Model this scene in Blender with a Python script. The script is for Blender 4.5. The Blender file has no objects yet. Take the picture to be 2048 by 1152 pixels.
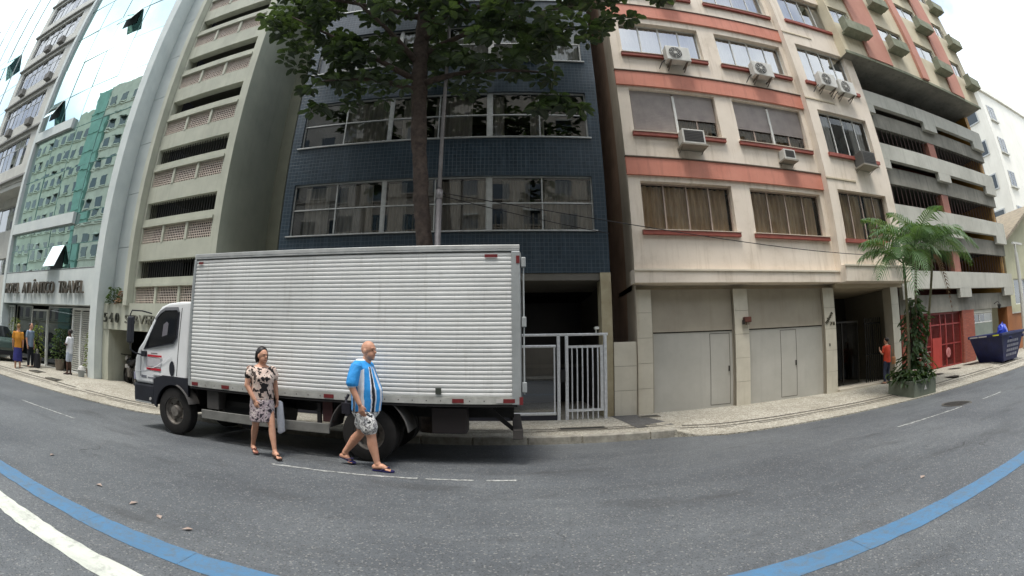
import bpy, bmesh, math, random
from mathutils import Vector, Matrix
R = math.radians
sc = bpy.context.scene
COL = sc.collection
# ------------------------------------------------------------------ camera (wide dashcam lens)
cam = bpy.data.cameras.new('camera'); camo = bpy.data.objects.new('camera', cam); COL.objects.link(camo)
cam.type = 'PANO'; cam.panorama_type = 'FISHEYE_LENS_POLYNOMIAL'
cam.sensor_fit = 'HORIZONTAL'; cam.sensor_width = 36.0; cam.sensor_height = 20.25
cam.fisheye_fov = R(179)
FPX, C3 = 897.463526, 0.0108098249
K1 = 2048 / 36.0 / FPX
cam.fisheye_polynomial_k0 = 0.0
cam.fisheye_polynomial_k1 = -K1
cam.fisheye_polynomial_k2 = 0.0
cam.fisheye_polynomial_k3 = -C3 * K1 ** 3
cam.fisheye_polynomial_k4 = 0.0
cam.clip_start = 0.05; cam.clip_end = 3000
yaw, pitch, roll = -4.98069362e-03, 1.57079633e-01, 7.87192635e-03
Rm = Matrix.Rotation(yaw, 4, 'Z') @ Matrix.Rotation(pitch, 4, 'X') @ Matrix.Rotation(roll, 4, 'Y')
# blender camera looks along -Z with Y up: map (right, forward, up) -> (X, -Z, Y)
camo.matrix_world = Matrix.Translation((0, 0, 1.5)) @ Rm @ Matrix.Rotation(R(90), 4, 'X')
sc.camera = camo
# ------------------------------------------------------------------ sky, sun, exposure
SUN_EL, SUN_AZ = R(72), R(205)          # azimuth clockwise from +Y: behind the camera, a little to the left
world = bpy.data.worlds.new('World'); sc.world = world; world.use_nodes = True
wn, wl = world.node_tree.nodes, world.node_tree.links
wn.clear()
sky = wn.new('ShaderNodeTexSky'); sky.sky_type = 'NISHITA'; sky.sun_disc = False
sky.sun_elevation = SUN_EL; sky.sun_rotation = SUN_AZ
sky.air_density = 1.0; sky.dust_density = 3.0; sky.ozone_density = 1.0
tc = wn.new('ShaderNodeTexCoord'); nz = wn.new('ShaderNodeTexNoise'); nz.inputs['Scale'].default_value = 2.2
nz.inputs['Detail'].default_value = 6; nz.inputs['Roughness'].default_value = 0.55
rp = wn.new('ShaderNodeValToRGB'); rp.color_ramp.elements[0].position = 0.42; rp.color_ramp.elements[1].position = 0.62
rp.color_ramp.elements[0].color = (0.2, 0.2, 0.2, 1); rp.color_ramp.elements[1].color = (0.95, 0.95, 0.95, 1)
mx = wn.new('ShaderNodeMix'); mx.data_type = 'RGBA'
mx.inputs[7].default_value = (9.0, 9.5, 9.8, 1)      # thin bright cloud
bg = wn.new('ShaderNodeBackground'); bg.inputs['Strength'].default_value = 0.12
wo = wn.new('ShaderNodeOutputWorld')
wl.new(tc.outputs['Generated'], nz.inputs['Vector']); wl.new(nz.outputs['Fac'], rp.inputs['Fac'])
wl.new(rp.outputs['Color'], mx.inputs[0]); wl.new(sky.outputs['Color'], mx.inputs[6])
wl.new(mx.outputs[2], bg.inputs['Color']); wl.new(bg.outputs['Background'], wo.inputs['Surface'])
sun = bpy.data.lights.new('sun', 'SUN'); suno = bpy.data.objects.new('sun', sun); COL.objects.link(suno)
sun.energy = 1.3; sun.angle = R(14); sun.color = (1.0, 0.96, 0.9)
sd = Vector((math.sin(SUN_AZ) * math.cos(SUN_EL), math.cos(SUN_AZ) * math.cos(SUN_EL), math.sin(SUN_EL)))
suno.rotation_euler = sd.to_track_quat('Z', 'Y').to_euler(); suno.location = (0, -30, 60)
sc.view_settings.view_transform = 'Standard'; sc.view_settings.look = 'None'
sc.view_settings.gamma = 1.0; sc.view_settings.use_curve_mapping = False
sc.view_settings.exposure = 1.15
sc.render.engine = 'CYCLES'
sc.cycles.use_denoising = True
try: sc.cycles.denoiser = 'OPENIMAGEDENOISE'
except Exception: pass
sc.cycles.max_bounces = 7; sc.cycles.diffuse_bounces = 3; sc.cycles.glossy_bounces = 3
sc.cycles.transparent_max_bounces = 10; sc.cycles.transmission_bounces = 3
sc.cycles.caustics_reflective = False; sc.cycles.caustics_refractive = False
sc.cycles.sample_clamp_indirect = 6.0

# ------------------------------------------------------------------ materials
def lin(c):
    return tuple((v / 255 / 12.92) if v / 255 <= 0.04045 else ((v / 255 + 0.055) / 1.055) ** 2.4 for v in c)
MATS = {}
def newmat(name):
    m = bpy.data.materials.new(name); m.use_nodes = True
    return m, m.node_tree.nodes, m.node_tree.links, m.node_tree.nodes['Principled BSDF']
def noise(n, l, vec, scale, detail=4, rough=0.6):
    t = n.new('ShaderNodeTexNoise'); t.inputs['Scale'].default_value = scale
    t.inputs['Detail'].default_value = detail; t.inputs['Roughness'].default_value = rough
    l.new(vec, t.inputs['Vector']); return t.outputs['Fac']
def ramp(n, l, fac, p0, p1, c0=(0, 0, 0), c1=(1, 1, 1), const=False):
    r = n.new('ShaderNodeValToRGB'); e = r.color_ramp.elements
    e[0].position, e[1].position = p0, p1
    e[0].color, e[1].color = (*c0, 1), (*c1, 1)
    if const: r.color_ramp.interpolation = 'CONSTANT'
    l.new(fac, r.inputs['Fac']); return r.outputs['Color']
def mixc(n, l, fac, a, b, mode='MIX'):
    m = n.new('ShaderNodeMix'); m.data_type = 'RGBA'; m.blend_type = mode
    for s, v in ((0, fac), (6, a), (7, b)):
        if hasattr(v, 'is_linked') or hasattr(v, 'links'): l.new(v, m.inputs[s])
        elif s == 0: m.inputs[0].default_value = v
        else: m.inputs[s].default_value = (*v, 1)
    return m.outputs[2]
def wpos(n, l, scale=(1, 1, 1)):
    g = n.new('ShaderNodeNewGeometry'); mp = n.new('ShaderNodeMapping'); mp.inputs['Scale'].default_value = scale
    l.new(g.outputs['Position'], mp.inputs['Vector']); return mp.outputs['Vector']
def bumpn(n, l, b, h, strength, dist=0.02):
    bp = n.new('ShaderNodeBump'); bp.inputs['Strength'].default_value = strength; bp.inputs['Distance'].default_value = dist
    l.new(h, bp.inputs['Height']); l.new(bp.outputs['Normal'], b.inputs['Normal'])
def mat(name, col, col2=None, rough=0.7, scale=3.0, bump=0.0, bscale=40.0, streak=0.0, stain=(60, 55, 48), metallic=0.0, spec=0.4, patch=0.0, grime=0.0):
    """plain painted/stone/metal surface: colour mottling, rain streaks and patches that belong to the thing itself"""
    if name in MATS: return MATS[name]
    m, n, l, b = newmat(name)
    c1 = lin(col); c2 = lin(col2) if col2 else tuple(v * 0.86 for v in c1)
    p = wpos(n, l)
    c = mixc(n, l, ramp(n, l, noise(n, l, p, scale, 5), 0.3, 0.7), c1, c2)
    if streak:
        v = wpos(n, l, (4.5, 4.5, 0.35))
        f = ramp(n, l, noise(n, l, v, 1.3, 6, 0.7), 0.52, 0.78, (0, 0, 0), (streak,) * 3)
        c = mixc(n, l, f, c, lin(stain))
    if patch:
        f = ramp(n, l, noise(n, l, p, 0.9, 8, 0.75), 0.55, 0.66, (0, 0, 0), (patch,) * 3)
        c = mixc(n, l, f, c, lin(stain))
    if grime:
        f = ramp(n, l, noise(n, l, p, 14, 8, 0.8), 0.55, 0.75, (0, 0, 0), (grime,) * 3)
        c = mixc(n, l, f, c, lin(stain))
    l.new(c, b.inputs['Base Color'])
    b.inputs['Roughness'].default_value = rough; b.inputs['Metallic'].default_value = metallic
    b.inputs['Specular IOR Level'].default_value = spec
    if bump: bumpn(n, l, b, noise(n, l, p, bscale, 6, 0.7), bump)
    MATS[name] = m; return m
def glass_mat(name, tint=(0.8, 0.85, 0.85), refl=0.10, gloss=(1, 1, 1), rough=0.01, wave=0.0, edge=0.9):
    """thin window pane: see-through, with a mirror layer that grows at grazing angles"""
    if name in MATS: return MATS[name]
    m, n, l, b = newmat(name); n.remove(b)
    tr = n.new('ShaderNodeBsdfTransparent'); tr.inputs['Color'].default_value = (*tint, 1)
    gl = n.new('ShaderNodeBsdfGlossy'); gl.inputs['Color'].default_value = (*gloss, 1); gl.inputs['Roughness'].default_value = rough
    fr = n.new('ShaderNodeFresnel'); fr.inputs['IOR'].default_value = 1.5
    mr = n.new('ShaderNodeMapRange'); mr.inputs['From Min'].default_value = 0.04; mr.inputs['To Min'].default_value = refl
    mr.inputs['From Max'].default_value = 1.0; mr.inputs['To Max'].default_value = edge
    l.new(fr.outputs['Fac'], mr.inputs['Value'])
    ms = n.new('ShaderNodeMixShader'); l.new(mr.outputs['Result'], ms.inputs['Fac'])
    l.new(tr.outputs[0], ms.inputs[1]); l.new(gl.outputs[0], ms.inputs[2])
    if wave:
        bp = n.new('ShaderNodeBump'); bp.inputs['Strength'].default_value = wave; bp.inputs['Distance'].default_value = 0.05
        l.new(noise(n, l, wpos(n, l), 0.9, 2), bp.inputs['Height']); l.new(bp.outputs['Normal'], gl.inputs['Normal'])
    l.new(ms.outputs[0], n['Material Output'].inputs['Surface'])
    MATS[name] = m; return m

# ------------------------------------------------------------------ mesh helpers
ORG = {}
class MB:
    def __init__(s): s.v = []; s.f = []
    def quad(s, *p):
        i = len(s.v); s.v += [tuple(q) for q in p]; s.f.append(tuple(range(i, i + len(p)))); return s
    def box(s, x0, x1, y0, y1, z0, z1):
        i = len(s.v)
        s.v += [(x0, y0, z0), (x1, y0, z0), (x1, y1, z0), (x0, y1, z0), (x0, y0, z1), (x1, y0, z1), (x1, y1, z1), (x0, y1, z1)]
        s.f += [tuple(i + k for k in q) for q in ((0, 3, 2, 1), (4, 5, 6, 7), (0, 1, 5, 4), (1, 2, 6, 5), (2, 3, 7, 6), (3, 0, 4, 7))]
        return s
    def hexa(s, b, t):
        """bottom 4 points and top 4 points, both counter-clockwise from above"""
        i = len(s.v); s.v += [tuple(q) for q in b] + [tuple(q) for q in t]
        s.f += [tuple(i + k for k in q) for q in ((0, 3, 2, 1), (4, 5, 6, 7), (0, 1, 5, 4), (1, 2, 6, 5), (2, 3, 7, 6), (3, 0, 4, 7))]
        return s
    def prism_y(s, poly, y0, y1):
        """polygon in XZ extruded along Y"""
        i = len(s.v); k = len(poly)
        s.v += [(x, y0, z) for x, z in poly] + [(x, y1, z) for x, z in poly]
        s.f.append(tuple(i + j for j in range(k))); s.f.append(tuple(i + k + j for j in reversed(range(k))))
        for j in range(k):
            a, b = i + j, i + (j + 1) % k
            s.f.append((a, a + k, b + k, b))
        return s
    def prism_x(s, poly, x0, x1):
        """polygon in YZ extruded along X"""
        i = len(s.v); k = len(poly)
        s.v += [(x0, y, z) for y, z in poly] + [(x1, y, z) for y, z in poly]
        s.f.append(tuple(i + j for j in reversed(range(k)))); s.f.append(tuple(i + k + j for j in range(k)))
        for j in range(k):
            a, b = i + j, i + (j + 1) % k
            s.f.append((a, b, b + k, a + k))
        return s
    def prism_z(s, poly, z0, z1):
        i = len(s.v); k = len(poly)
        s.v += [(x, y, z0) for x, y in poly] + [(x, y, z1) for x, y in poly]
        s.f.append(tuple(i + j for j in reversed(range(k)))); s.f.append(tuple(i + k + j for j in range(k)))
        for j in range(k):
            a, b = i + j, i + (j + 1) % k
            s.f.append((a, b, b + k, a + k))
        return s
    def tube(s, pts, rad, n=8, cap=True, sq=None):
        """swept ring; rad may be a number or a list; sq=(kx,ky) flattens the ring"""
        pts = [Vector(p) for p in pts]
        if not isinstance(rad, (list, tuple)): rad = [rad] * len(pts)
        i0 = len(s.v); up = None
        for k, p in enumerate(pts):
            d = (pts[min(k + 1, len(pts) - 1)] - pts[max(k - 1, 0)])
            d = d.normalized() if d.length > 1e-9 else Vector((0, 0, 1))
            if up is None: up = d.orthogonal().normalized()
            up = (up - d * up.dot(d)); up = up.normalized() if up.length > 1e-6 else d.orthogonal().normalized()
            side = d.cross(up)
            kx, ky = sq if sq else (1, 1)
            for j in range(n):
                a = 2 * math.pi * j / n
                s.v.append(tuple(p + (up * math.cos(a) * kx + side * math.sin(a) * ky) * rad[k]))
        for k in range(len(pts) - 1):
            for j in range(n):
                a = i0 + k * n + j; b = i0 + k * n + (j + 1) % n
                s.f.append((a, b, b + n, a + n))
        if cap:
            s.f.append(tuple(i0 + j for j in reversed(range(n)))); e = i0 + (len(pts) - 1) * n
            s.f.append(tuple(e + j for j in range(n)))
        return s
    def rings(s, secs, n=16):
        """stack of ellipses (cx,cy,cz,rx,ry) along Z, closed"""
        i0 = len(s.v)
        for cx, cy, cz, rx, ry in secs:
            for j in range(n):
                a = 2 * math.pi * j / n
                s.v.append((cx + rx * math.cos(a), cy + ry * math.sin(a), cz))
        for k in range(len(secs) - 1):
            for j in range(n):
                a = i0 + k * n + j; b = i0 + k * n + (j + 1) % n
                s.f.append((a, b, b + n, a + n))
        s.f.append(tuple(i0 + j for j in reversed(range(n)))); e = i0 + (len(secs) - 1) * n
        s.f.append(tuple(e + j for j in range(n)))
        return s
    def ball(s, c, r, n=12, m=8):
        rx, ry, rz = r if isinstance(r, (tuple, list)) else (r, r, r)
        secs = []
        for k in range(m + 1):
            a = math.pi * k / m; q = max(math.sin(a), 0.02)
            secs.append((c[0], c[1], c[2] - rz * math.cos(a), rx * q, ry * q))
        return s.rings(secs, n)
    def wheel(s, c, r, w, n=24, axis='y', r_in=0.0):
        """disc with bevelled edges about the Y axis"""
        prof = [(r * 0.93, -w / 2), (r, -w / 2 + 0.04 * r), (r, w / 2 - 0.04 * r), (r * 0.93, w / 2)]
        if r_in > 0: prof = [(r_in, -w / 2)] + prof + [(r_in, w / 2)]
        i0 = len(s.v); k = len(prof)
        for j in range(n):
            a = 2 * math.pi * j / n
            for rr, o in prof:
                if axis == 'y': s.v.append((c[0] + rr * math.cos(a), c[1] + o, c[2] + rr * math.sin(a)))
                else: s.v.append((c[0] + o, c[1] + rr * math.cos(a), c[2] + rr * math.sin(a)))
        for j in range(n):
            j2 = (j + 1) % n
            for q in range(k - 1): s.f.append((i0 + j * k + q, i0 + j2 * k + q, i0 + j2 * k + q + 1, i0 + j * k + q + 1))
            if r_in > 0: s.f.append((i0 + j * k + k - 1, i0 + j2 * k + k - 1, i0 + j2 * k, i0 + j * k))
        if r_in <= 0:
            s.f.append(tuple(i0 + j * k for j in reversed(range(n)))); s.f.append(tuple(i0 + j * k + k - 1 for j in range(n)))
        return s
    def facade(s, x0, x1, z0, z1, y, openings, depth=0.22, sides=0.0):
        """wall sheet at Y=y facing -Y with real openings and their reveals"""
        xs = sorted({x0, x1, *[o[0] for o in openings], *[o[1] for o in openings]})
        zs = sorted({z0, z1, *[o[2] for o in openings], *[o[3] for o in openings]})
        xs = [x for x in xs if x0 - 1e-6 <= x <= x1 + 1e-6]; zs = [z for z in zs if z0 - 1e-6 <= z <= z1 + 1e-6]
        for i in range(len(xs) - 1):
            for j in range(len(zs) - 1):
                cx, cz = (xs[i] + xs[i + 1]) / 2, (zs[j] + zs[j + 1]) / 2
                if any(o[0] < cx < o[1] and o[2] < cz < o[3] for o in openings): continue
                s.quad((xs[i], y, zs[j]), (xs[i + 1], y, zs[j]), (xs[i + 1], y, zs[j + 1]), (xs[i], y, zs[j + 1]))
        for a, b, c, d in openings:
            e = y + depth
            s.quad((a, y, c), (a, y, d), (a, e, d), (a, e, c)); s.quad((b, y, c), (b, e, c), (b, e, d), (b, y, d))
            s.quad((a, y, c), (a, e, c), (b, e, c), (b, y, c)); s.quad((a, y, d), (b, y, d), (b, e, d), (a, e, d))
        if sides:
            e = y + sides
            s.quad((x0, y, z0), (x0, y, z1), (x0, e, z1), (x0, e, z0)); s.quad((x1, y, z0), (x1, e, z0), (x1, e, z1), (x1, y, z1))
            s.quad((x0, y, z1), (x1, y, z1), (x1, e, z1), (x0, e, z1)); s.quad((x0, y, z0), (x0, e, z0), (x1, e, z0), (x1, y, z0))
        return s
    def build(s, name, m, parent=None, smooth=False, bevel=0.0, org=None):
        o0 = ORG[parent] if parent is not None else (org or Vector((0, 0, 0)))
        o0 = Vector(o0)
        me = bpy.data.meshes.new(name)
        me.from_pydata([(x - o0.x, y - o0.y, z - o0.z) for x, y, z in s.v], [], s.f); me.update()
        if m: me.materials.append(m)
        if smooth:
            me.polygons.foreach_set('use_smooth', [True] * len(me.polygons))
        o = bpy.data.objects.new(name, me); COL.objects.link(o)
        if parent is not None: o.parent = parent
        else: o.location = o0
        ORG[o] = o0
        if bevel:
            bv = o.modifiers.new('bevel', 'BEVEL'); bv.width = bevel; bv.segments = 2; bv.limit_method = 'ANGLE'; bv.angle_limit = R(40)
        return o
def tag(o, label=None, cat=None, group=None, kind=None):
    for k, v in (('label', label), ('category', cat), ('group', group), ('kind', kind)):
        if v: o[k] = v
    return o
def thing(name, label, cat, loc=(0, 0, 0), group=None):
    o = bpy.data.objects.new(name, None); COL.objects.link(o); o.location = loc; o.empty_display_size = 0.2
    ORG[o] = Vector(loc); return tag(o, label, cat, group)
def piece(src, parent, loc, name=None):
    """another copy of a mesh object (shared data) under parent; loc = shift from the source's place, in metres"""
    c = src.copy(); COL.objects.link(c); c.parent = parent
    c.location = (src.location + ORG[src] - ORG[parent] if parent in ORG else src.location) + Vector(loc)
    ORG[c] = ORG[parent]
    return c
def copy_tree(o, parent=None, shift=(0, 0, 0)):
    c = o.copy(); COL.objects.link(c); c.parent = parent
    if parent is None: c.location = o.location + Vector(shift); ORG[c] = ORG[o] + Vector(shift)
    else: ORG[c] = ORG[parent]
    for ch in list(o.children): copy_tree(ch, c)
    return c
def autosmooth(o, ang=40):
    me = o.data; me.polygons.foreach_set('use_smooth', [True] * len(me.polygons))
    try: me.set_sharp_from_angle(angle=R(ang))
    except Exception: pass
    return o
def text_mesh(body, size, m, name, parent=None, loc=(0, 0, 0), extrude=0.02, width=None, spacing=1.0, rot=(R(90), 0, 0), shear=0.0):
    cu = bpy.data.curves.new('txt', 'FONT'); cu.body = body; cu.size = size; cu.extrude = extrude; cu.space_character = spacing
    cu.align_x = 'LEFT'; cu.shear = shear
    o = bpy.data.objects.new('txt', cu); COL.objects.link(o)
    dg = bpy.context.evaluated_depsgraph_get(); me = bpy.data.meshes.new_from_object(o.evaluated_get(dg))
    bpy.data.objects.remove(o); bpy.data.curves.remove(cu)
    xs = [v.co.x for v in me.vertices]; w = max(xs) - min(xs); k = (width / w) if width else 1.0
    mr = Matrix.Rotation(rot[2], 4, 'Z') @ Matrix.Rotation(rot[1], 4, 'Y') @ Matrix.Rotation(rot[0], 4, 'X')
    for v in me.vertices: v.co = mr @ Vector(((v.co.x - min(xs)) * k, v.co.y, v.co.z))
    me.materials.clear(); me.materials.append(m)
    t = bpy.data.objects.new(name, me); COL.objects.link(t)
    if parent is not None: t.parent = parent; t.location = Vector(loc) - ORG[parent]; ORG[t] = ORG[parent]
    else: t.location = loc; ORG[t] = Vector(loc)
    return t
def letters(word, size, m, parent, x0, y, z, width, extrude=.04, gap=.09):
    """raised sign letters, each one a piece of its own"""
    made = []; x = 0.0
    for ch in word:
        if ch == ' ': x += size * .35; continue
        o = text_mesh(ch, size, m, 'letter', parent, (0, 0, 0), extrude)
        w = max(v.co.x for v in o.data.vertices); made.append((o, x)); x += w + gap * size
    k = width / (x - gap * size)
    for o, px in made:
        for v in o.data.vertices: v.co.x *= k
        o.location = Vector((x0 + px * k, y, z)) - ORG[parent]
def smoothstep(a, b, x):
    t = min(1, max(0, (x - a) / (b - a))); return t * t * (3 - 2 * t)
# ================================================================== ground, road, pavement
def kerb_y(x):
    return 7.70 + (8.12 - 7.70) * smoothstep(-8.6, -7.2, x) - (8.12 - 7.64) * smoothstep(2.9, 4.2, x)
def road_z(y):
    return -0.09 * min(1.0, max(0.0, (y - 5.2) / 2.9)) if y > 5.2 else 0.0
def bay(x):                       # 1 where the kerb is raised, 0 along the lowered driveways
    return smoothstep(-7.8, -6.9, x) * (1 - smoothstep(3.0, 3.5, x))
def pave_z(x, y):
    k = kerb_y(x); d = max(0.0, y - k)
    zf = 0.055 + 0.11 * smoothstep(9.5, 15, abs(x))
    hi = 0.05 + (zf - 0.05) * min(1, d / 2.4)
    lo0 = road_z(k) + 0.025
    lo = lo0 + (zf - lo0) * smoothstep(0, 1.5, d)
    b = bay(x); return b * hi + (1 - b) * lo

def asphalt(name, base, base2, dark=1.0):
    m, n, l, b = newmat(name)
    p = wpos(n, l)
    big = ramp(n, l, noise(n, l, p, 0.35, 6, 0.65), 0.35, 0.68)
    c = mixc(n, l, big, lin(base), lin(base2))
    tr = ramp(n, l, noise(n, l, wpos(n, l, (0.12, 1.6, 1)), 1.0, 3), 0.42, 0.66, (0, 0, 0), (0.35,) * 3)   # worn lanes run along the street
    c = mixc(n, l, tr, c, tuple(v * 0.72 for v in lin(base)))
    sp = n.new('ShaderNodeTexVoronoi'); sp.inputs['Scale'].default_value = 70; l.new(p, sp.inputs['Vector'])
    st = ramp(n, l, sp.outputs['Color'], 0.78, 0.86, (0, 0, 0), (0.3,) * 3)
    c = mixc(n, l, st, c, lin((190, 188, 180)))
    sp2 = n.new('ShaderNodeTexVoronoi'); sp2.inputs['Scale'].default_value = 46; l.new(p, sp2.inputs['Vector'])
    st2 = ramp(n, l, sp2.outputs['Distance'], 0.18, 0.40, (0.6,) * 3, (0, 0, 0))
    c = mixc(n, l, st2, c, lin((44, 45, 47)))
    fine = ramp(n, l, noise(n, l, p, 9.0, 7, 0.8), 0.45, 0.75, (0, 0, 0), (0.4,) * 3)
    c = mixc(n, l, fine, c, lin((62, 62, 62)))
    # cracks, only here and there
    w = n.new('ShaderNodeVectorMath'); w.operation = 'ADD'
    nn = n.new('ShaderNodeTexNoise'); nn.inputs['Scale'].default_value = 2.0; nn.inputs['Detail'].default_value = 6; l.new(p, nn.inputs['Vector'])
    l.new(p, w.inputs[0]); l.new(nn.outputs['Color'], w.inputs[1])
    vc = n.new('ShaderNodeTexVoronoi'); vc.feature = 'DISTANCE_TO_EDGE'; vc.inputs['Scale'].default_value = 0.75; l.new(w.outputs[0], vc.inputs['Vector'])
    ck = ramp(n, l, vc.outputs['Distance'], 0.004, 0.014, (1, 1, 1), (0, 0, 0))
    msk = ramp(n, l, noise(n, l, p, 0.4, 3), 0.60, 0.68)
    mm = n.new('ShaderNodeMath'); mm.operation = 'MULTIPLY'; l.new(ck, mm.inputs[0]); l.new(msk, mm.inputs[1])
    c = mixc(n, l, mm.outputs[0], c, lin((52, 52, 53)))
    oil = ramp(n, l, noise(n, l, wpos(n, l, (.55, 1.5, 1)), 0.9, 5, .6), .56, .70, (0, 0, 0), (.7,) * 3)   # old oil and tyre marks
    c = mixc(n, l, oil, c, lin((66, 67, 68)))
    fix = n.new('ShaderNodeTexVoronoi'); fix.distance = 'CHEBYCHEV'; fix.inputs['Scale'].default_value = .22; fix.inputs['Randomness'].default_value = .8; l.new(wpos(n, l, (.6, 1.4, 1)), fix.inputs['Vector'])
    c = mixc(n, l, ramp(n, l, fix.outputs['Color'], .70, .72, (0, 0, 0), (.38,) * 3), c, lin((84, 85, 84)))    # squarish repairs
    l.new(c, b.inputs['Base Color']); b.inputs['Roughness'].default_value = 0.62; b.inputs['Specular IOR Level'].default_value = 0.45
    bumpn(n, l, b, sp.outputs['Distance'], 0.55, 0.012)
    return m
def mosaic(name):
    m, n, l, b = newmat(name); p = wpos(n, l)
    v = n.new('ShaderNodeTexVoronoi'); v.inputs['Scale'].default_value = 17; v.feature = 'DISTANCE_TO_EDGE'; l.new(p, v.inputs['Vector'])
    v2 = n.new('ShaderNodeTexVoronoi'); v2.inputs['Scale'].default_value = 17; l.new(p, v2.inputs['Vector'])
    c = mixc(n, l, ramp(n, l, v2.outputs['Color'], 0.2, 0.8), lin((194, 190, 176)), lin((166, 160, 146)))
    c = mixc(n, l, ramp(n, l, noise(n, l, p, 0.8, 7, 0.7), 0.42, 0.7, (0, 0, 0), (0.65,) * 3), c, lin((140, 134, 118)))
    c = mixc(n, l, ramp(n, l, noise(n, l, p, 5, 7, 0.8), 0.55, 0.75, (0, 0, 0), (0.6,) * 3), c, lin((112, 106, 94)))
    c = mixc(n, l, ramp(n, l, v.outputs['Distance'], 0.02, 0.09, (0.75,) * 3, (0, 0, 0)), c, lin((104, 98, 86)))
    l.new(c, b.inputs['Base Color']); b.inputs['Roughness'].default_value = 0.75
    bumpn(n, l, b, ramp(n, l, v.outputs['Distance'], 0.0, 0.12), 0.5, 0.01)
    return m
M_ASPH = asphalt('asphalt', (82, 86, 90), (108, 112, 114))
M_ASPH2 = asphalt('asphalt_patch', (84, 84, 84), (98, 96, 93))
M_MOSA = mosaic('portuguese_mosaic')
M_KERB = mat('kerb_stone', (172, 168, 156), (128, 124, 114), 0.8, 6, 0.35, 60, grime=0.6, stain=(48, 46, 42))
M_DARK = mat('dark_void', (16, 16, 17), rough=0.9, spec=0.1)  # near-black for unlit rooms; core boxes added behind facades to keep light out
M_IRONC = mat('cast_iron', (58, 56, 52), (38, 37, 35), 0.6, 12, 0.3, 80, metallic=0.3)

mb = MB(); mb.quad((-900, -900, -0.4), (900, -900, -0.4), (900, 900, -0.4), (-900, 900, -0.4))
tag(mb.build('ground', mat('far_ground', (112, 108, 98))), kind='structure')
mb = MB(); ys = [-9.0, -3, 1, 3, 5.2, 6.2, 7.2, None]; xs = [-140 + i * 5 for i in range(23)] + [-25 + i * 0.5 for i in range(101)] + [30 + i * 5 for i in range(23)]
for i in range(len(xs) - 1):
    for j in range(len(ys) - 1):
        a, c = xs[i], xs[i + 1]
        f = lambda x, q: (x, q if q is not None else kerb_y(x) + 0.02, road_z(q if q is not None else kerb_y(x) + 0.02))
        mb.quad(f(a, ys[j]), f(c, ys[j]), f(c, ys[j + 1]), f(a, ys[j + 1]))
road = mb.build('road', M_ASPH, smooth=True); tag(road, kind='structure')
mb = MB(); N = 12
for i in range(len(xs) - 1):
    a, c = xs[i], xs[i + 1]
    g = lambda x, j: (x, kerb_y(x) + (15.0 - kerb_y(x)) * (j / N) ** 1.5, pave_z(x, kerb_y(x) + (15.0 - kerb_y(x)) * (j / N) ** 1.5))
    mb.quad((a, kerb_y(a), -0.2), (c, kerb_y(c), -0.2), (c, kerb_y(c), pave_z(c, kerb_y(c))), (a, kerb_y(a), pave_z(a, kerb_y(a))))
    for j in range(N): mb.quad(g(a, j), g(c, j), g(c, j + 1), g(a, j + 1))
pave = mb.build('pavement', M_MOSA); tag(pave, kind='structure')
mb = MB().box(-140, 140, -14, -9.0, -0.2, 0.12); tag(mb.build('opposite_pavement', M_MOSA), kind='structure')
# kerb stones of the parking bay
random.seed(5); x = -6.9
while x < 3.0:
    L = random.choice((0.95, 1.0, 1.05, 1.3)); L = min(L, 3.15 - x)
    if not (2.05 < x < 2.12):
        w = random.uniform(-.012, .012)
        mb = MB().box(x + .008, x + L - .012, 8.085 + w, 8.27, -0.15, 0.062 + random.uniform(-.008, .008))
        mb.build('kerb_stone', M_KERB, pave, bevel=0.018)
    x += L
# dark inlaid lines of the mosaic, following the kerb
M_BLK = mat('black_mosaic', (70, 67, 62), (100, 95, 86), 0.8, 9, 0.4, 30, grime=0.5, stain=(150, 143, 128))
for off, wd in ((0.62, 0.045), (0.80, 0.06), (0.52, 0.025)):
    mb = MB(); x = -40.0
    while x < 40:
        if random.random() > 0.06:
            f = lambda q, o: (q, kerb_y(q) + o + 0.012 * math.sin(q * 2.1), pave_z(q, kerb_y(q) + o) + 0.006)
            mb.quad(f(x, off), f(x + .5, off), f(x + .5, off + wd), f(x, off + wd))
        x += 0.5
    mb.build('inlaid_line', M_BLK, pave)
def sheet(name, poly, m, parent, dz=0.008):
    mb = MB(); mb.quad(*[(x, y, pave_z(x, y) + dz) for x, y in poly]); return mb.build(name, m, parent)
# patch of asphalt in front of the narrow alley
mb = MB()
for i in range(6):
    y0, y1 = 8.62 + i * .33, 8.62 + (i + 1) * .33
    f = lambda y, s: (2.50 + (y - 8.62) * -0.06 if s == 0 else 3.42 - (y - 8.62) * 0.22, y, 0)
    q = [f(y0, 0), f(y0, 1), f(y1, 1), f(y1, 0)]
    mb.quad(*[(a, b_, pave_z(a, b_) + .007) for a, b_, _ in q])
mb.build('asphalt_patch', M_ASPH2, pave)
def cover(x0, x1, y0, y1, label):
    r = thing('utility_cover', label, 'utility cover', ((x0 + x1) / 2, (y0 + y1) / 2, pave_z((x0 + x1) / 2, (y0 + y1) / 2)))
    z = ORG[r].z
    MB().box(x0, x1, y0, y1, z - .02, z + .014).build('plate', M_IRONC, r)
    fr = MB(); t = .035
    for b_ in ((x0 - t, x1 + t, y0 - t, y0), (x0 - t, x1 + t, y1, y1 + t), (x0 - t, x0, y0, y1), (x1, x1 + t, y0, y1)): fr.box(*b_, z - .02, z + .018)
    fr.build('frame', mat('cover_frame', (120, 116, 106), grime=.4), r)
cover(0.98, 1.88, 8.80, 9.02, 'long dark drain grating in the pavement before the grey gate')
cover(3.0, 3.42, 10.0, 10.22, 'small dark cover at the foot of the white tiled pillar')
cover(-16.6, -15.9, 8.9, 9.25, 'dark cover on the pavement nearest the white hotel pillar')
cover(-18.6, -17.7, 9.5, 9.85, 'dark cover on the pavement before the man in white')
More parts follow.
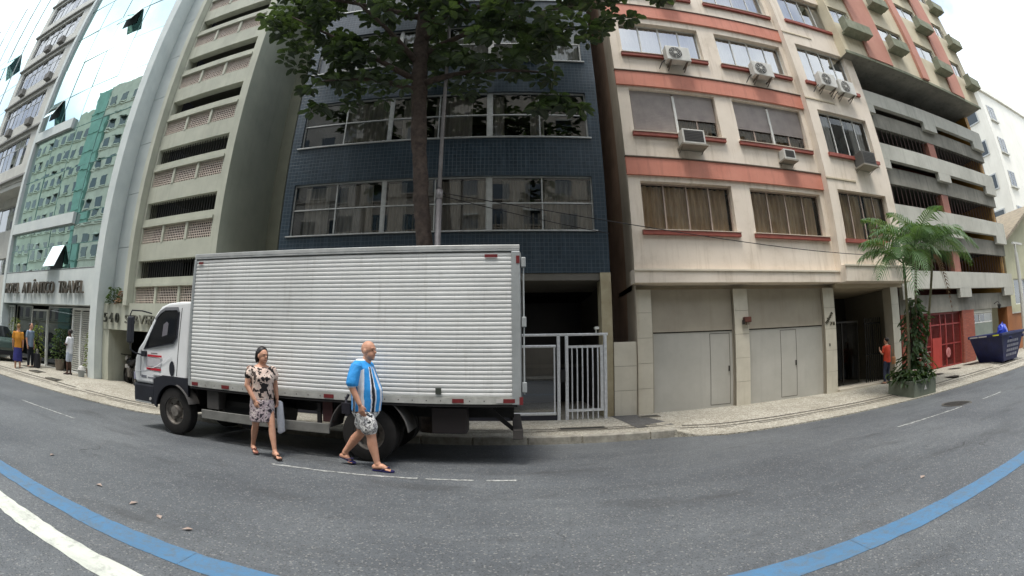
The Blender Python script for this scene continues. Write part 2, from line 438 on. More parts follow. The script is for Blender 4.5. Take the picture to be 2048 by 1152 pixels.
cover(-14.6, -13.9, 8.55, 8.85, 'dark cover on the pavement close to the motorcycle entrance')
def round_cover(x, y, r_, label, road_=False):
    z = road_z(y) if road_ else pave_z(x, y)
    t = thing('round_cover', label, 'manhole cover', (x, y, z))
    MB().rings([(x, y, z - .03, r_, r_), (x, y, z + .008, r_, r_)], 28).build('lid', M_IRONC, t)
    mb = MB()
    for k in range(28):
        a, b_ = 2 * math.pi * k / 28, 2 * math.pi * (k + 1) / 28
        mb.quad(*[(x + q * math.cos(w), y + q * math.sin(w), z + .011) for q, w in ((r_, a), (r_ * 1.14, a), (r_ * 1.14, b_), (r_, b_))])
    mb.build('rim', mat('cover_rim', (92, 88, 80)), t)
round_cover(8.97, 5.75, .33, 'round iron manhole cover in the asphalt near the planter', True)
round_cover(13.5, 9.6, .26, 'round dark cover on the pavement directly before the red door')
round_cover(15.1, 9.8, .26, 'round dark cover on the pavement before the red grille gate')
round_cover(13.2, 8.7, .26, 'round dark cover nearest the kerb, beyond the plant box')
round_cover(16.5, 9.9, .28, 'round dark cover beside the blue skip')
# road paint
def paint(name, col, wear, wearcol=(100, 101, 100), sc_=7.0, lo=.5, hi=.62):
    m, n, l, b = newmat(name); p = wpos(n, l)
    tm = ramp(n, l, noise(n, l, wpos(n, l, (.5, 3, 1)), 2.2, 6, .75), .5, .7, (0, 0, 0), (min(.6, wear),) * 3)
    f = ramp(n, l, noise(n, l, p, sc_, 9, .8), lo, hi, (0, 0, 0), (wear,) * 3)
    c = mixc(n, l, ramp(n, l, noise(n, l, p, 1.6, 5), .3, .7), lin(col), tuple(v * .85 for v in lin(col)))
    c = mixc(n, l, tm, c, lin(wearcol)); c = mixc(n, l, f, c, lin(wearcol)); l.new(c, b.inputs['Base Color']); b.inputs['Roughness'].default_value = .6
    bumpn(n, l, b, noise(n, l, p, 60, 5, .8), .3, .01); return m
M_BLUE = paint('blue_road_paint', (80, 124, 160), .85, (92, 108, 120), 9.0, .46, .62)
M_WHITE = paint('white_road_paint', (212, 216, 204), .65, (150, 152, 146))
M_WORN = paint('worn_white_paint', (205, 206, 200), .95, (110, 111, 110), 11, .44, .56)
def stripe(x0, x1, y0, y1, m, name, wob=0.0, seg=.5, dz=.004, seed=1):
    rr = random.Random(seed); mb = MB(); x = x0; e0 = e1 = 0
    while x < x1 - 1e-6:
        q = min(x + seg, x1); n0, n1 = rr.uniform(-wob, wob), rr.uniform(-wob, wob)
        z0 = lambda y: road_z(y) + dz
        mb.quad((x, y0 + e0, z0(y0)), (q, y0 + n0, z0(y0)), (q, y1 + n1, z0(y1)), (x, y1 + e1, z0(y1))); x, e0, e1 = q, n0, n1
    return mb.build(name, m, road)
x = -40.0; k = 0
while x < 40:
    stripe(x, x + 1.176, 2.225, 2.475, M_BLUE, 'blue_lane_line', .008, .15, seed=k); x += 1.18; k += 1
stripe(-40, -0.8, 1.70, 1.93, M_WHITE, 'white_lane_line', .012, .12)
for a, b_ in ((-3.2, -1.15), (-1.05, -.45), (-.30, 0.06), (6.35, 8.6), (9.6, 10.6), (-16, -12), (-10.5, -8)):
    stripe(a, b_, 5.345, 5.40, M_WORN, 'thin_lane_line', .014, .09, seed=int(a * 10))
# dry leaves on the asphalt
M_DRY = mat('dry_leaf', (168, 154, 144), (146, 126, 114), .8, 30)
for i, (x, y) in enumerate([(-4.15, 3.05), (-3.45, 2.95), (-3.0, 2.86), (-2.6, 2.8), (-5.6, 3.3), (4.2, 3.1)]):
    mb = MB(); a = i * 1.3; L = .055; ca, sa = math.cos(a), math.sin(a)
    pt = lambda u, v, w: (x + u * ca - v * sa, y + u * sa + v * ca, .006 + w)
    mb.quad(pt(-L, 0, 0), pt(-.01, -.03, .012), pt(L, 0, .004), pt(-.01, 0, .002)); mb.quad(pt(-L, 0, 0), pt(-.01, 0, .002), pt(L, 0, .004), pt(-.01, .03, .014))
    tag(mb.build('fallen_leaf', M_DRY, org=Vector((x, y, 0))), 'small dry brownish leaf lying on the open asphalt', 'leaf', 'dry leaves on the asphalt')

# ================================================================== shared building parts
M_ALU = mat('aluminium', (196, 198, 196), (172, 174, 172), .45, 8, metallic=.35)
M_WFRAME = mat('white_frame', (214, 214, 208), rough=.5)
M_BFRAME = mat('brown_frame', (176, 160, 148), (150, 134, 122), .5)
M_PANE = glass_mat('window_glass', (.96, .96, .95), .05, (.92, .95, .97))
M_PANE_D = glass_mat('dark_window_glass', (.74, .75, .75), .15, (.9, .92, .95), wave=.02)
M_PANE_L = glass_mat('sky_window_glass', (.75, .78, .8), .30)
def curtain_mat(name, a, b_, f=26.0):
    m, n, l, b = newmat(name); p = wpos(n, l)
    v = wpos(n, l, (1, 1, .12)); c = mixc(n, l, ramp(n, l, noise(n, l, v, 9, 5, .7), .35, .68), lin(a), lin(b_))
    l.new(c, b.inputs['Base Color']); b.inputs['Roughness'].default_value = .9; return m
M_CUR_T = curtain_mat('tan_curtain', (250, 226, 192), (206, 174, 140))
M_CUR_G = curtain_mat('grey_curtain', (226, 220, 210), (178, 173, 166))
M_CUR_W = curtain_mat('white_curtain', (225, 225, 222), (186, 186, 184))
def curtain(x0, x1, y, z0, z1, m, parent, name='curtain', amp=.035, wl=.13, seed=0):
    rr = random.Random(seed); mb = MB(); n = max(4, int((x1 - x0) / .02)); ph = rr.random() * 6
    f = lambda i: (x0 + (x1 - x0) * i / n, y + amp * (math.sin(2 * math.pi * (x1 - x0) * i / n / wl + ph) + .5 * math.sin(7.3 * i / n * (x1 - x0) + ph)))
    for i in range(n):
        (a, ya), (b_, yb) = f(i), f(i + 1); mb.quad((a, ya, z0), (b_, yb, z0), (b_, yb, z1), (a, ya, z1))
    return mb.build(name, m, parent, smooth=True)
def window(parent, x0, x1, z0, z1, y, fm, mull=(), trans=(), glass=None, fw=.035, fd=.05, mw=None, name='window', tilt=0.0, pane_y=.02, seed=0):
    """one window: frame with mullions; each pane is a piece of its own"""
    mb = MB(); mw = mw or fw; xs = [x0, *mull, x1]; zs = [z0, *trans, z1]
    mb.box(x0, x0 + fw, y, y + fd, z0, z1).box(x1 - fw, x1, y, y + fd, z0, z1)
    mb.box(x0 + fw, x1 - fw, y, y + fd, z0, z0 + fw).box(x0 + fw, x1 - fw, y, y + fd, z1 - fw, z1)
    for q in mull: mb.box(q - mw / 2, q + mw / 2, y - .003, y + fd, z0 + fw, z1 - fw)
    for q in trans:
        for i in range(len(xs) - 1):
            mb.box(xs[i] + (fw if i == 0 else mw / 2), xs[i + 1] - (fw if i == len(xs) - 2 else mw / 2), y, y + fd, q - fw / 2, q + fw / 2)
    w = mb.build(name, fm, parent); rr = random.Random(seed + int(x0 * 100) + int(z0 * 17))
    for i in range(len(xs) - 1):
        for j in range(len(zs) - 1):
            t = rr.uniform(-tilt, tilt); t2 = rr.uniform(-tilt, tilt); yy = y + pane_y
            MB().quad((xs[i] + .01, yy + t, zs[j] + .01), (xs[i + 1] - .01, yy - t, zs[j] + .01), (xs[i + 1] - .01, yy - t + t2, zs[j + 1] - .01), (xs[i] + .01, yy + t + t2, zs[j + 1] - .01)).build('pane', glass, w)
    return w
def shutter(parent, x0, x1, z0, z1, y, m, name='roller_shutter', p=.05):
    mb = MB(); n = max(2, int((z1 - z0) / p))
    for i in range(n):
        a = z0 + (z1 - z0) * i / n; b_ = z0 + (z1 - z0) * (i + 1) / n; c = a + (b_ - a) * .8
        mb.quad((x0, y, a), (x1, y, a), (x1, y - .014, c), (x0, y - .014, c)); mb.quad((x0, y - .014, c), (x1, y - .014, c), (x1, y, b_), (x0, y, b_))
    return mb.build(name, m, parent)
# ================================================================== tall white building at the far left
M_HWHITE = mat('white_render', (214, 220, 216), (196, 204, 202), .6, 1.2, streak=.12, stain=(140, 146, 142))
M_LWHITE = mat('pale_concrete', (206, 206, 198), (186, 186, 180), .8, 1.5, .1, streak=.25, stain=(120, 120, 112))
M_GREYWIN = glass_mat('greyish_glass', (.42, .45, .50), .22)
lb = thing('apartment_building', 'pale building with thin ledges and grey window bands left of the glass hotel', 'building', (-27.2, 10.7, 0))
X0, X1 = -31.0, -23.5
ops = []
for k in range(6):
    zb = 8.95 + 2.74 * k
    ops.append((-30.3, -24.6, zb + .75, zb + 2.45))
MB().facade(X0, X1, 8.7, 26, 10.6, ops, .2, 4.0).build('wall', M_LWHITE, lb)
MB().box(X0 + .1, X1 - .1, 11.2, 14.5, 8.8, 25.9).build('light_block', M_DARK, lb)  # solid dark box added behind the windows to keep daylight out
for k in range(6):
    zb = 8.95 + 2.74 * k
    MB().box(X0, X1 + .06, 10.44, 10.596, zb - .06, zb + .04).build('floor_ledge', mat('ledge_grey', (150, 150, 146)), lb)
    xs_ = [-30.3 + 5.7 * i / 8 for i in range(1, 8)]
    w = window(lb, -30.3, -24.6, zb + .75, zb + 2.45, 10.72, M_ALU, xs_, (zb + 1.9,), M_GREYWIN, .05, tilt=.015)
    curtain(-30.2, -27.4, 10.95, zb + .8, zb + 2.4, M_CUR_W, w, seed=k); curtain(-26.9, -24.7, 10.95, zb + .8, zb + 2.4, M_CUR_G, w, seed=k + 9)
for i, (x, k) in enumerate(((-25.6, 1), (-28.6, 1), (-25.3, 2), (-27.6, 3), (-25.9, 3), (-28.9, 2))):
    zb = 8.95 + 2.74 * k + .32
    MB().box(x, x + .62, 10.3, 10.597, zb, zb + .38).build('air_conditioner_box', mat('ac_beige', (120, 118, 114)), lb)
# lower recessed storeys
MB().box(X0, X1, 10.65, 12.2, 8.45, 8.695).build('overhang', M_LWHITE, lb)
MB().facade(X0, X1 - .02, 0.1, 8.45, 11.6, [(-30, -24.3, 6.6, 8.0), (-30, -24.3, 4.2, 5.1)], .2).build('lower_wall', M_LWHITE, lb)
MB().box(X0, X1 - .1, 12.2, 13, 0, 8.4).build('light_block', M_DARK, lb)
w = window(lb, -30, -24.3, 6.6, 8.0, 11.72, M_ALU, [-28.5, -27, -25.6], (), M_GREYWIN, .05, tilt=.01); curtain(-29.9, -24.4, 11.95, 6.65, 7.95, M_CUR_G, w, seed=3)
window(lb, -30, -24.3, 4.2, 5.1, 11.72, M_ALU, [-27, -25.6], (), M_GREYWIN, .05)
MB().box(-25.2, -24.6, 11.3, 11.597, 5.9, 6.3).build('air_conditioner_box', mat('ac_beige', (120, 118, 114)), lb)
# glass building beyond it
M_CYAN = glass_mat('cyan_mirror_glass', (.10, .16, .16), .80, (.80, .95, .93), wave=.03, edge=.95)
gb = thing('office_building', 'mirrored pale cyan glass building at the left edge, beyond the pale one', 'building', (-38, 10.9, 0))
MB().box(-46, -31.1, 11.0, 18, 0, 27).build('core', M_DARK, gb)
for i in range(5):
    for j in range(13):
        x = -45.9 + 2.95 * i; z = .8 + 2.0 * j; rr = random.Random(i * 31 + j); t = rr.uniform(-.01, .01)
        MB().quad((x, 10.9 + t, z), (x + 2.9, 10.9 - t, z), (x + 2.9, 10.9 - t, z + 1.96), (x, 10.9 + t, z + 1.96)).build('pane', M_CYAN, gb)
mb = MB()
for i in range(6): mb.box(-45.95 + 2.95 * i, -45.9 + 2.95 * i, 10.86, 10.99, .7, 27)
mb.build('mullion_frame', M_ALU, gb)
mb = MB(); mb.quad((-37.0, 10.84, 20.2), (-34.2, 10.84, 20.2), (-34.2, 10.35, 18.9), (-37.0, 10.35, 18.9)); mb.build('open_sash', M_CYAN, gb)

# ================================================================== glass fronted hotel
M_HGLASS = glass_mat('green_mirror_glass', (.06, .12, .105), .74, (.80, .98, .93), wave=.045, edge=.96)
M_BRONZE = mat('bronze_letter', (112, 104, 92), (84, 78, 70), .4, 9, metallic=.6)
ho = thing('hotel', 'hotel with green mirrored glass front and white sign band with bronze letters', 'hotel', (-18.8, 10.6, 0))
wl_ = MB(); wl_.box(-14.52, -14.08, 10.46, 11.3, 0.1, 27); wl_.build('pilaster', M_HWHITE, ho)
MB().box(-23.5, -23.2, 10.46, 11.3, 0.1, 27).build('pilaster', M_HWHITE, ho)
MB().box(-23.2, -14.52, 10.5, 11.2, 2.66, 4.04).build('sign_band', M_HWHITE, ho)
MB().box(-23.2, -14.52, 10.494, 10.499, 4.0, 4.03).build('shadow_joint', mat('joint_grey', (96, 100, 100)), ho)
MB().box(-23.2, -16.85, 10.47, 10.70, 5.82, 6.28).build('spandrel_band', M_HWHITE, ho)
MB().box(-23.2, -19.4, 10.47, 10.70, 10.5, 11.0).build('spandrel_band', M_HWHITE, ho)
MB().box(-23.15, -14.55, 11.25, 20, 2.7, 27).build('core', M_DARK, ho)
cols = [-23.2, -21.05, -19.0, -16.85, -14.52]
zs_ = [4.05, 5.02, 5.82, 6.28] + [8.38 + 2.1 * i for i in range(10)]
mb = MB()
for z in zs_[1:]: mb.box(-23.2, -14.52, 10.64, 10.70, z - .01, z + .01)
for c in cols[1:-1]: mb.box(c - .012, c + .012, 10.64, 10.70, 4.05, 27)
mb.build('glazing_frame', mat('dark_green_frame', (104, 146, 138), rough=.4), ho)
rr = random.Random(4)
for i in range(4):
    for j in range(len(zs_) - 1):
        a, b_, c, d = cols[i], cols[i + 1], zs_[j], zs_[j + 1]
        if (i, j) in ((2, 0), (0, 5), (2, 7)):
            o_ = .42   # sash pushed out at its foot
            mb = MB().quad((a + .55, 10.60, d - .02), (b_ - .5, 10.60, d - .02), (b_ - .5, 10.60 - o_, max(c + .05, d - 1.0)), (a + .55, 10.60 - o_, max(c + .05, d - 1.0)))
            sa = mb.build('open_sash', M_HGLASS, ho)
            t_ = MB().tube([(a + .55, 10.60, d - .02), (a + .55, 10.60 - o_, max(c + .05, d - 1.0)), (b_ - .5, 10.60 - o_, max(c + .05, d - 1.0)), (b_ - .5, 10.60, d - .02)], .014, 5); t_.build('sash_frame', M_ALU, sa)
            MB().quad((a + .55, 10.63, max(c, d - .95)), (b_ - .5, 10.63, max(c, d - .95)), (b_ - .5, 10.63, d - .05), (a + .55, 10.63, d - .05)).build('dark_gap', mat('gap_dark', (22, 34, 32)), ho)
        t, t2 = rr.uniform(-.012, .012), rr.uniform(-.014, .014)
        MB().quad((a + .013, 10.65 + t, c + .013), (b_ - .013, 10.65 - t, c + .013), (b_ - .013, 10.65 - t + t2, d - .013), (a + .013, 10.65 + t + t2, d - .013)).build('pane', M_HGLASS, ho)
x = -22.86
for word, w_, nx in (('HOTEL', 1.75, -20.72), ('ATLÂNTICO', 3.25, -17.05), ('TRAVEL', 2.0, 0)):
    letters(word, .66, M_BRONZE, ho, x, 10.40, 3.08, w_, .05); x = nx
# ground floor
MB().box(-23.2, -14.52, 11.2, 11.22, 2.5, 2.66).build('lintel', M_DARK, ho)
MB().box(-23.4, -14.2, 16.0, 16.1, 0, 2.7).build('lobby_wall', mat('lobby_brown', (72, 58, 46)), ho)
MB().box(-23.4, -23.3, 11.3, 16, 0, 2.7).build('lobby_side', mat('lobby_blue', (36, 48, 92)), ho)
MB().box(-14.3, -14.2, 11.3, 16, 0, 2.7).build('lobby_side', mat('lobby_blue', (36, 48, 92)), ho)
MB().box(-22.2, -16.5, 12.5, 12.9, 1.98, 2.10).box(-19.4, -16.5, 12.42, 12.49, 2.12, 2.32).build('lobby_strip', mat('lobby_lit_cream', (222, 196, 150)), ho)  # strip added; its warm cream stands for ceiling light behind the doors
M_DOORG = glass_mat('door_glass', (.32, .34, .34), .10)
M_WALU = mat('white_door_frame', (224, 226, 222), rough=.4)
def door_leaf(x0, x1, y, nm, z0=.17, z1=2.48, f=.07):
    mb = MB().box(x0, x0 + f, y, y + .06, z0, z1).box(x1 - f, x1, y, y + .06, z0, z1).box(x0 + f, x1 - f, y, y + .06, z1 - f, z1).box(x0 + f, x1 - f, y, y + .06, z0, z0 + f)
    d = mb.build(nm, M_WALU, ho)
    MB().quad((x0 + f, y + .03, z0 + f), (x1 - f, y + .03, z0 + f), (x1 - f, y + .03, z1 - f), (x0 + f, y + .03, z1 - f)).build('pane', M_DOORG, d); return d
door_leaf(-20.5, -18.85, 10.98, 'glass_door'); door_leaf(-22.4, -20.55, 11.02, 'shop_window', z1=2.62, f=.03)
door_leaf(-18.8, -16.45, 11.02, 'shop_window', z1=2.62, f=.03); door_leaf(-14.98, -14.54, 11.02, 'shop_window', z1=2.62, f=.03)
def louvre(x0, x1, y):
    f = .09; mb = MB().box(x0, x0 + f, y, y + .07, .17, 2.6).box(x1 - f, x1, y, y + .07, .17, 2.6).box(x0 + f, x1 - f, y, y + .07, 2.5, 2.6).box(x0 + f, x1 - f, y, y + .07, .17, .24)
    xm = (x0 + x1) / 2; mb.box(xm - .05, xm + .05, y, y + .07, .24, 2.5)
    p = mb.build('louvre_panel', M_WALU, ho); src = None
    n = 28
    for i in range(n):
        z = .27 + 2.2 * i / n
        for a, b_ in ((x0 + f, xm - .05), (xm + .05, x1 - f)):
            MB().hexa([(a, y + .055, z), (b_, y + .055, z), (b_, y + .065, z + .004), (a, y + .065, z + .004)][::1], [(a, y + .005, z + .055), (b_, y + .005, z + .055), (b_, y + .015, z + .06), (a, y + .015, z + .06)]).build('slat', M_WALU, p)
    MB().box(x0, x1, y + .1, y + .12, .17, 2.6).build('backing', mat('louvre_back', (74, 80, 80)), p)
louvre(-16.38, -15.0, 10.85); louvre(-23.19, -22.42, 10.85)

# ================================================================== concrete parking building 540
M_540 = mat('grey_green_render', (186, 188, 172), (168, 170, 156), .75, 1.3, .06, 30, streak=.30, stain=(118, 118, 104))
M_540S = mat('olive_side_wall', (184, 188, 170), (164, 168, 152), .85, .8, .08, 20, streak=.3, stain=(120, 122, 108))
M_COBO = mat('cobogo_block', (216, 204, 192), (198, 182, 170), .85, 6, .2, 50, grime=.35, stain=(110, 90, 78))
M_PANELG = mat('grey_metal_panel', (178, 186, 184), (164, 172, 172), .5, .9, streak=.12, stain=(128, 134, 132))
PX, PY = -8.45, 10.6
pk = thing('parking_building', 'grey green concrete parking block with pierced brick parapets and number 540', 'building', (PX, PY, 0))
FL = 10
ops = [(-12.3, -8.78, 2.78 + 2 * k + .84, 2.78 + 2 * k + 1.42) for k in range(FL)] + [(-12.3, -8.78, 2.78 + 2 * k, 2.78 + 2 * k + .56) for k in range(FL)]
MB().facade(-12.4, PX, 2.6, 23.2, PY, ops, .28).build('wall', M_540, pk)
MB().box(PX + .001, PX + .5, 13.2, 17, 0, 23.1).build('side_wall_shaded', mat('olive_shaded', (128, 130, 114), (108, 110, 96), .85, .8, .08, 20, streak=.3, stain=(84, 86, 74)), pk)  # deeper part of the side wall, coloured darker for shade down the alley
MB().quad((PX, PY, 0), (PX, 17, 0), (PX, 17, 23.2), (PX, PY, 23.2)).quad((-12.4, PY, 23.2), (PX, PY, 23.2), (PX, 17, 23.2), (-12.4, 17, 23.2)).build('side_wall', M_540S, pk)
MB().box(-12.65, -12.41, 10.3, 11.2, 2.7, 23.4).build('edge_fin', M_540, pk)
# one pierced panel, reused
def cobogo():
    mb = MB(); W, H = 1.10, .56; nx, nz = 13, 7; y0, y1 = 10.64, 10.655
    for i in range(nx + 1):
        x = W * i / nx; mb.box(x - .010, x + .010, y0, y1, 0, H)
    for j in range(nz + 1):
        z = H * j / nz; mb.box(0, W, y0 + .002, y1 - .002, z - .011, z + .011)
    return mb
cb = None
for k in range(FL):
    for x in (-12.28, -11.08, -9.88):
        if cb is None:
            cb0 = cobogo(); cb0.v = [(a + x, b_, c + 2.78) for a, b_, c in cb0.v]; cb = cb0.build('pierced_panel', M_COBO, pk)
            cbx = x
        else: piece(cb, pk, (x - cbx, 0, 2 * k))
    for x in (-11.18, -9.98): MB().box(x, x + .10, 10.58, 10.8, 2.78 + 2 * k, 3.34 + 2 * k).build('panel_post', M_540, pk)
    MB().box(-12.32, -8.76, 10.54, 10.597, 3.34 + 2 * k, 3.44 + 2 * k).build('rail_lip', M_540, pk)
    MB().box(-12.3, -8.6, 12.9, 13.0, 2.6 + 2 * k, 4.6 + 2 * k).build('deck_back', M_DARK, pk)  # near-black sheet standing for the unlit deck behind the openings
    MB().box(-12.3, -8.6, 10.9, 12.9, 2.62 + 2 * k, 2.74 + 2 * k).build('deck', mat('deck_grey', (92, 92, 84)), pk)
bar = None
for k in range(3):
    for i in range(29):
        x = -12.2 + 3.4 * i / 28
        if bar is None: bar = MB().box(x - .012, x + .012, 10.74, 10.76, 3.62, 4.2).build('bar', mat('dark_bar', (44, 44, 40)), pk); bx = x
        else: piece(bar, pk, (x - bx, 0, 2 * k))
# sign wall and motorcycle entrance below, and the panelled strip above it
MB().box(-14.06, -8.9, 10.42, 10.8, 1.9, 2.78).build('sign_wall', M_540, pk)
MB().box(-14.06, -13.62, 10.44, 11.6, .05, 1.899).build('pier', M_540, pk)
MB().box(-9.6, -8.46, 10.44, 11.6, .05, 1.899).build('pier', M_540, pk)
MB().box(-14.06, -8.9, 13.5, 13.6, 0, 2.7).box(-14.05, -13.95, 11.6, 13.5, 0, 2.7).box(-14.06, -8.5, 10.81, 13.5, 2.3, 2.5).build('entrance_shell', mat('entrance_dark', (40, 42, 38)), pk)
gr = MB().box(-13.2, -9.7, 11.9, 11.95, 1.75, 1.82).box(-13.2, -9.7, 11.9, 11.95, .95, 1.0).build('entrance_gate', mat('gate_grey', (70, 72, 68)), pk)
for i in range(22):
    x = -13.1 + 3.4 * i / 21; MB().box(x - .015, x + .015, 11.895, 11.925, .15, 1.749).build('bar', mat('gate_grey', (70, 72, 68)), gr)
for j in range(10):
    z = 2.8 + 2.02 * j; MB().box(-14.1, -12.66, 10.82, 10.95, z + .008, z + 2.008).build('cladding_panel', M_PANELG, pk)
MB().box(-14.06, -12.66, 10.96, 11.1, 2.79, 23).build('panel_backing', mat('joint_dark', (52, 56, 54)), pk)
letters('5 4 0', .46, mat('sign_dark', (58, 60, 52), rough=.5), pk, -13.85, 10.33, 2.13, .98, .04)
letters('SERVER', .40, mat('sign_dark2', (98, 98, 88), rough=.5), pk, -12.45, 10.34, 2.12, 1.75, .035)
pk.rotation_euler.z = R(-4.0)
# ================================================================== dark blue tiled building
def tiles(name, a, b_, grout, w=.105, h=.105, rough=.28):
    m, n, l, b = newmat(name)
    g = n.new('ShaderNodeNewGeometry'); sx = n.new('ShaderNodeSeparateXYZ'); cx = n.new('ShaderNodeCombineXYZ')
    ad = n.new('ShaderNodeMath'); l.new(g.outputs['Position'], sx.inputs[0]); l.new(sx.outputs['X'], ad.inputs[0]); l.new(sx.outputs['Y'], ad.inputs[1])
    l.new(ad.outputs[0], cx.inputs['X']); l.new(sx.outputs['Z'], cx.inputs['Y'])
    bt = n.new('ShaderNodeTexBrick'); bt.offset = 0.0; l.new(cx.outputs[0], bt.inputs['Vector'])
    bt.inputs['Scale'].default_value = 1.0; bt.inputs['Brick Width'].default_value = w; bt.inputs['Row Height'].default_value = h
    bt.inputs['Mortar Size'].default_value = .006; bt.inputs['Mortar Smooth'].default_value = .2; bt.inputs['Bias'].default_value = 0.0
    bt.inputs['Color1'].default_value = (*lin(a), 1); bt.inputs['Color2'].default_value = (*lin(b_), 1); bt.inputs['Mortar'].default_value = (*lin(grout), 1)
    c = mixc(n, l, ramp(n, l, noise(n, l, wpos(n, l), .7, 6, .7), .4, .7, (0, 0, 0), (.35,) * 3), bt.outputs['Color'], tuple(v * .6 for v in lin(a)))
    c = mixc(n, l, ramp(n, l, noise(n, l, wpos(n, l, (4, 4, .3)), 1.2, 6, .7), .55, .8, (0, 0, 0), (.4,) * 3), c, lin((96, 112, 122)))
    l.new(c, b.inputs['Base Color']); b.inputs['Roughness'].default_value = rough
    inv = n.new('ShaderNodeMath'); inv.operation = 'SUBTRACT'; inv.inputs[0].default_value = 1; l.new(bt.outputs['Fac'], inv.inputs[1])
    bumpn(n, l, b, inv.outputs[0], .5, .006); return m
M_BTILE = tiles('blue_glazed_tile', (44, 60, 72), (35, 50, 61), (68, 80, 88))
M_STONE = mat('travertine', (176, 166, 138), (150, 138, 110), .6, 3, .15, 30, grime=.5, stain=(112, 98, 74))
bb = thing('blue_building', 'dark blue tiled building with long silver framed window bands behind the tree', 'building', (-1.9, 10.6, 0))
XL, XR, BY = -6.22, 2.46, 10.6
rows = [4.62 + 2.605 * k for k in range(6)]
ops = [(-5.93, 2.13, z, z + 1.47) for z in rows]
MB().facade(XL, XR, 3.54, 20.6, BY, ops, .22).build('wall', M_BTILE, bb)
MB().quad((XL, BY, 3.54), (XL, BY, 20.6), (XL, 17, 20.6), (XL, 17, 3.54)).quad((XR, BY, 3.54), (XR, 17, 3.54), (XR, 17, 20.6), (XR, BY, 20.6)).quad((XL, BY, 20.6), (XR, BY, 20.6), (XR, 17, 20.6), (XL, 17, 20.6)).build('side_wall', M_BTILE, bb)
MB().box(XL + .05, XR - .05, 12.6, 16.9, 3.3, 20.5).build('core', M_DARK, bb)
for k in range(7): MB().box(XL + .03, XR - .03, 10.83, 12.6, 3.55 + 2.605 * k, 3.75 + 2.605 * k).build('floor_slab', mat('room_grey', (86, 84, 80)), bb)
units = [(-5.93, -3.30), (-3.24, -.56), (-.46, 2.13)]
rr = random.Random(12)
for k, z in enumerate(rows):
    for u, (a, b_) in enumerate(units):
        m_ = (a + b_) / 2
        w = window(bb, a, b_, z, z + 1.47, 10.68, M_ALU, [m_], [z + .74], M_PANE_D if k < 2 else M_PANE, .032, .06, tilt=.006, pane_y=.03)
        pat = [[(0, 0), (0, 1), (1, .9)], [(0, 1), (1, 1), (0, .8)]][0]
        plan = {(0, 0): [(.12, .4), (.52, .9)], (0, 1): [(.0, .2), (.55, 1)], (0, 2): [(.1, .38), (.51, 1)], (1, 0): [(.48, 1)], (1, 1): [(.1, .35), (.45, .85)], (1, 2): [(0, .12), (.4, .55)]}.get((k, u), [(0, .45), (.6, 1)])
        for i, (p0, p1) in enumerate(plan):
            curtain(a + .04 + (b_ - a - .08) * p0, a + .04 + (b_ - a - .08) * p1, 10.80, z + .03, z + 1.44, M_CUR_G if k < 2 else M_CUR_W, w, seed=k * 7 + u * 3 + i)
        if k == 0:   # dim vertical blinds low in the room
            for i in range(18):
                x = a + .1 + (b_ - a - .2) * i / 17
                if u == 2 and i > 8: break
                MB().box(x - .022, x + .022, 11.15 + (i % 3) * .012, 11.16 + (i % 3) * .012, z + .02, z + (.62 if u else .60)).build('blind_slat', mat('blind_beige', (176, 164, 140)), w)
    MB().box(-5.93, -5.93 + 8.06, 10.72, 10.78, z + 1.40, z + 1.469).build('blind_box', mat('blind_box_grey', (70, 70, 70)), bb)
    for a, b_ in ((-3.30, -3.24), (-.56, -.46)): MB().box(a, b_, 10.67, 10.80, z, z + 1.47).build('mullion', M_ALU, bb)
    MB().box(-6.02, 2.20, 10.55, 10.70, z - .035, z - .001).build('sill', M_ALU, bb)
# ground floor recess behind the gate
MB().box(2.20, 2.46, 10.56, 11.0, .03, 3.539).build('stone_column', M_STONE, bb)
MB().box(XL, XL + .3, 10.62, 11.0, .03, 3.539).build('stone_column', M_STONE, bb)
MB().box(XL, 2.46, 10.62, 14.6, 3.36, 3.539).build('soffit', mat('soffit_grey', (104, 100, 92)), bb)
MB().box(XL, 2.46, 14.6, 14.75, .03, 3.4).build('lobby_wall', mat('lobby_dark', (34, 33, 38), rough=.35), bb)
MB().box(XL - .1, XL, 11.0, 14.6, .03, 3.4).build('lobby_side', mat('lobby_side_dark', (60, 54, 50)), bb)
MB().box(2.36, 2.46, 11.0, 14.6, .03, 3.4).build('lobby_side', mat('lobby_side_dark', (60, 54, 50)), bb)
MB().box(XL, 2.36, 14.0, 14.05, 1.2, 1.3).build('lobby_strip', mat('lobby_mid', (70, 68, 66)), bb)

# fence and gate of the blue building
M_STEEL = mat('brushed_steel', (222, 224, 226), (196, 198, 200), .35, 14, metallic=.35)
fe = thing('steel_fence', 'brushed steel fence and barred gate with glass panel at the blue building', 'fence', (.9, 10.4, .05))
FY = 10.32
MB().box(-5.6, 2.28, FY - .03, FY + .03, 2.0, 2.06).build('top_rail', M_STEEL, fe, bevel=.012)
MB().box(-5.6, 1.05, FY - .03, FY + .03, 1.74, 1.80).build('mid_rail', M_STEEL, fe, bevel=.012)
MB().box(-5.6, 1.05, FY - .035, FY + .035, .17, .24).build('bottom_rail', M_STEEL, fe, bevel=.012)
MB().box(-5.6, 1.08, FY - .03, FY + .05, .02, .168).build('plinth', mat('plinth_dark', (38, 38, 46)), fe)
for x in (1.07, 1.26, 2.17, -1.2, -3.4, -5.6): MB().box(x, x + .075, FY - .037, FY + .037, .03, 1.999).build('post', M_STEEL, fe, bevel=.012)
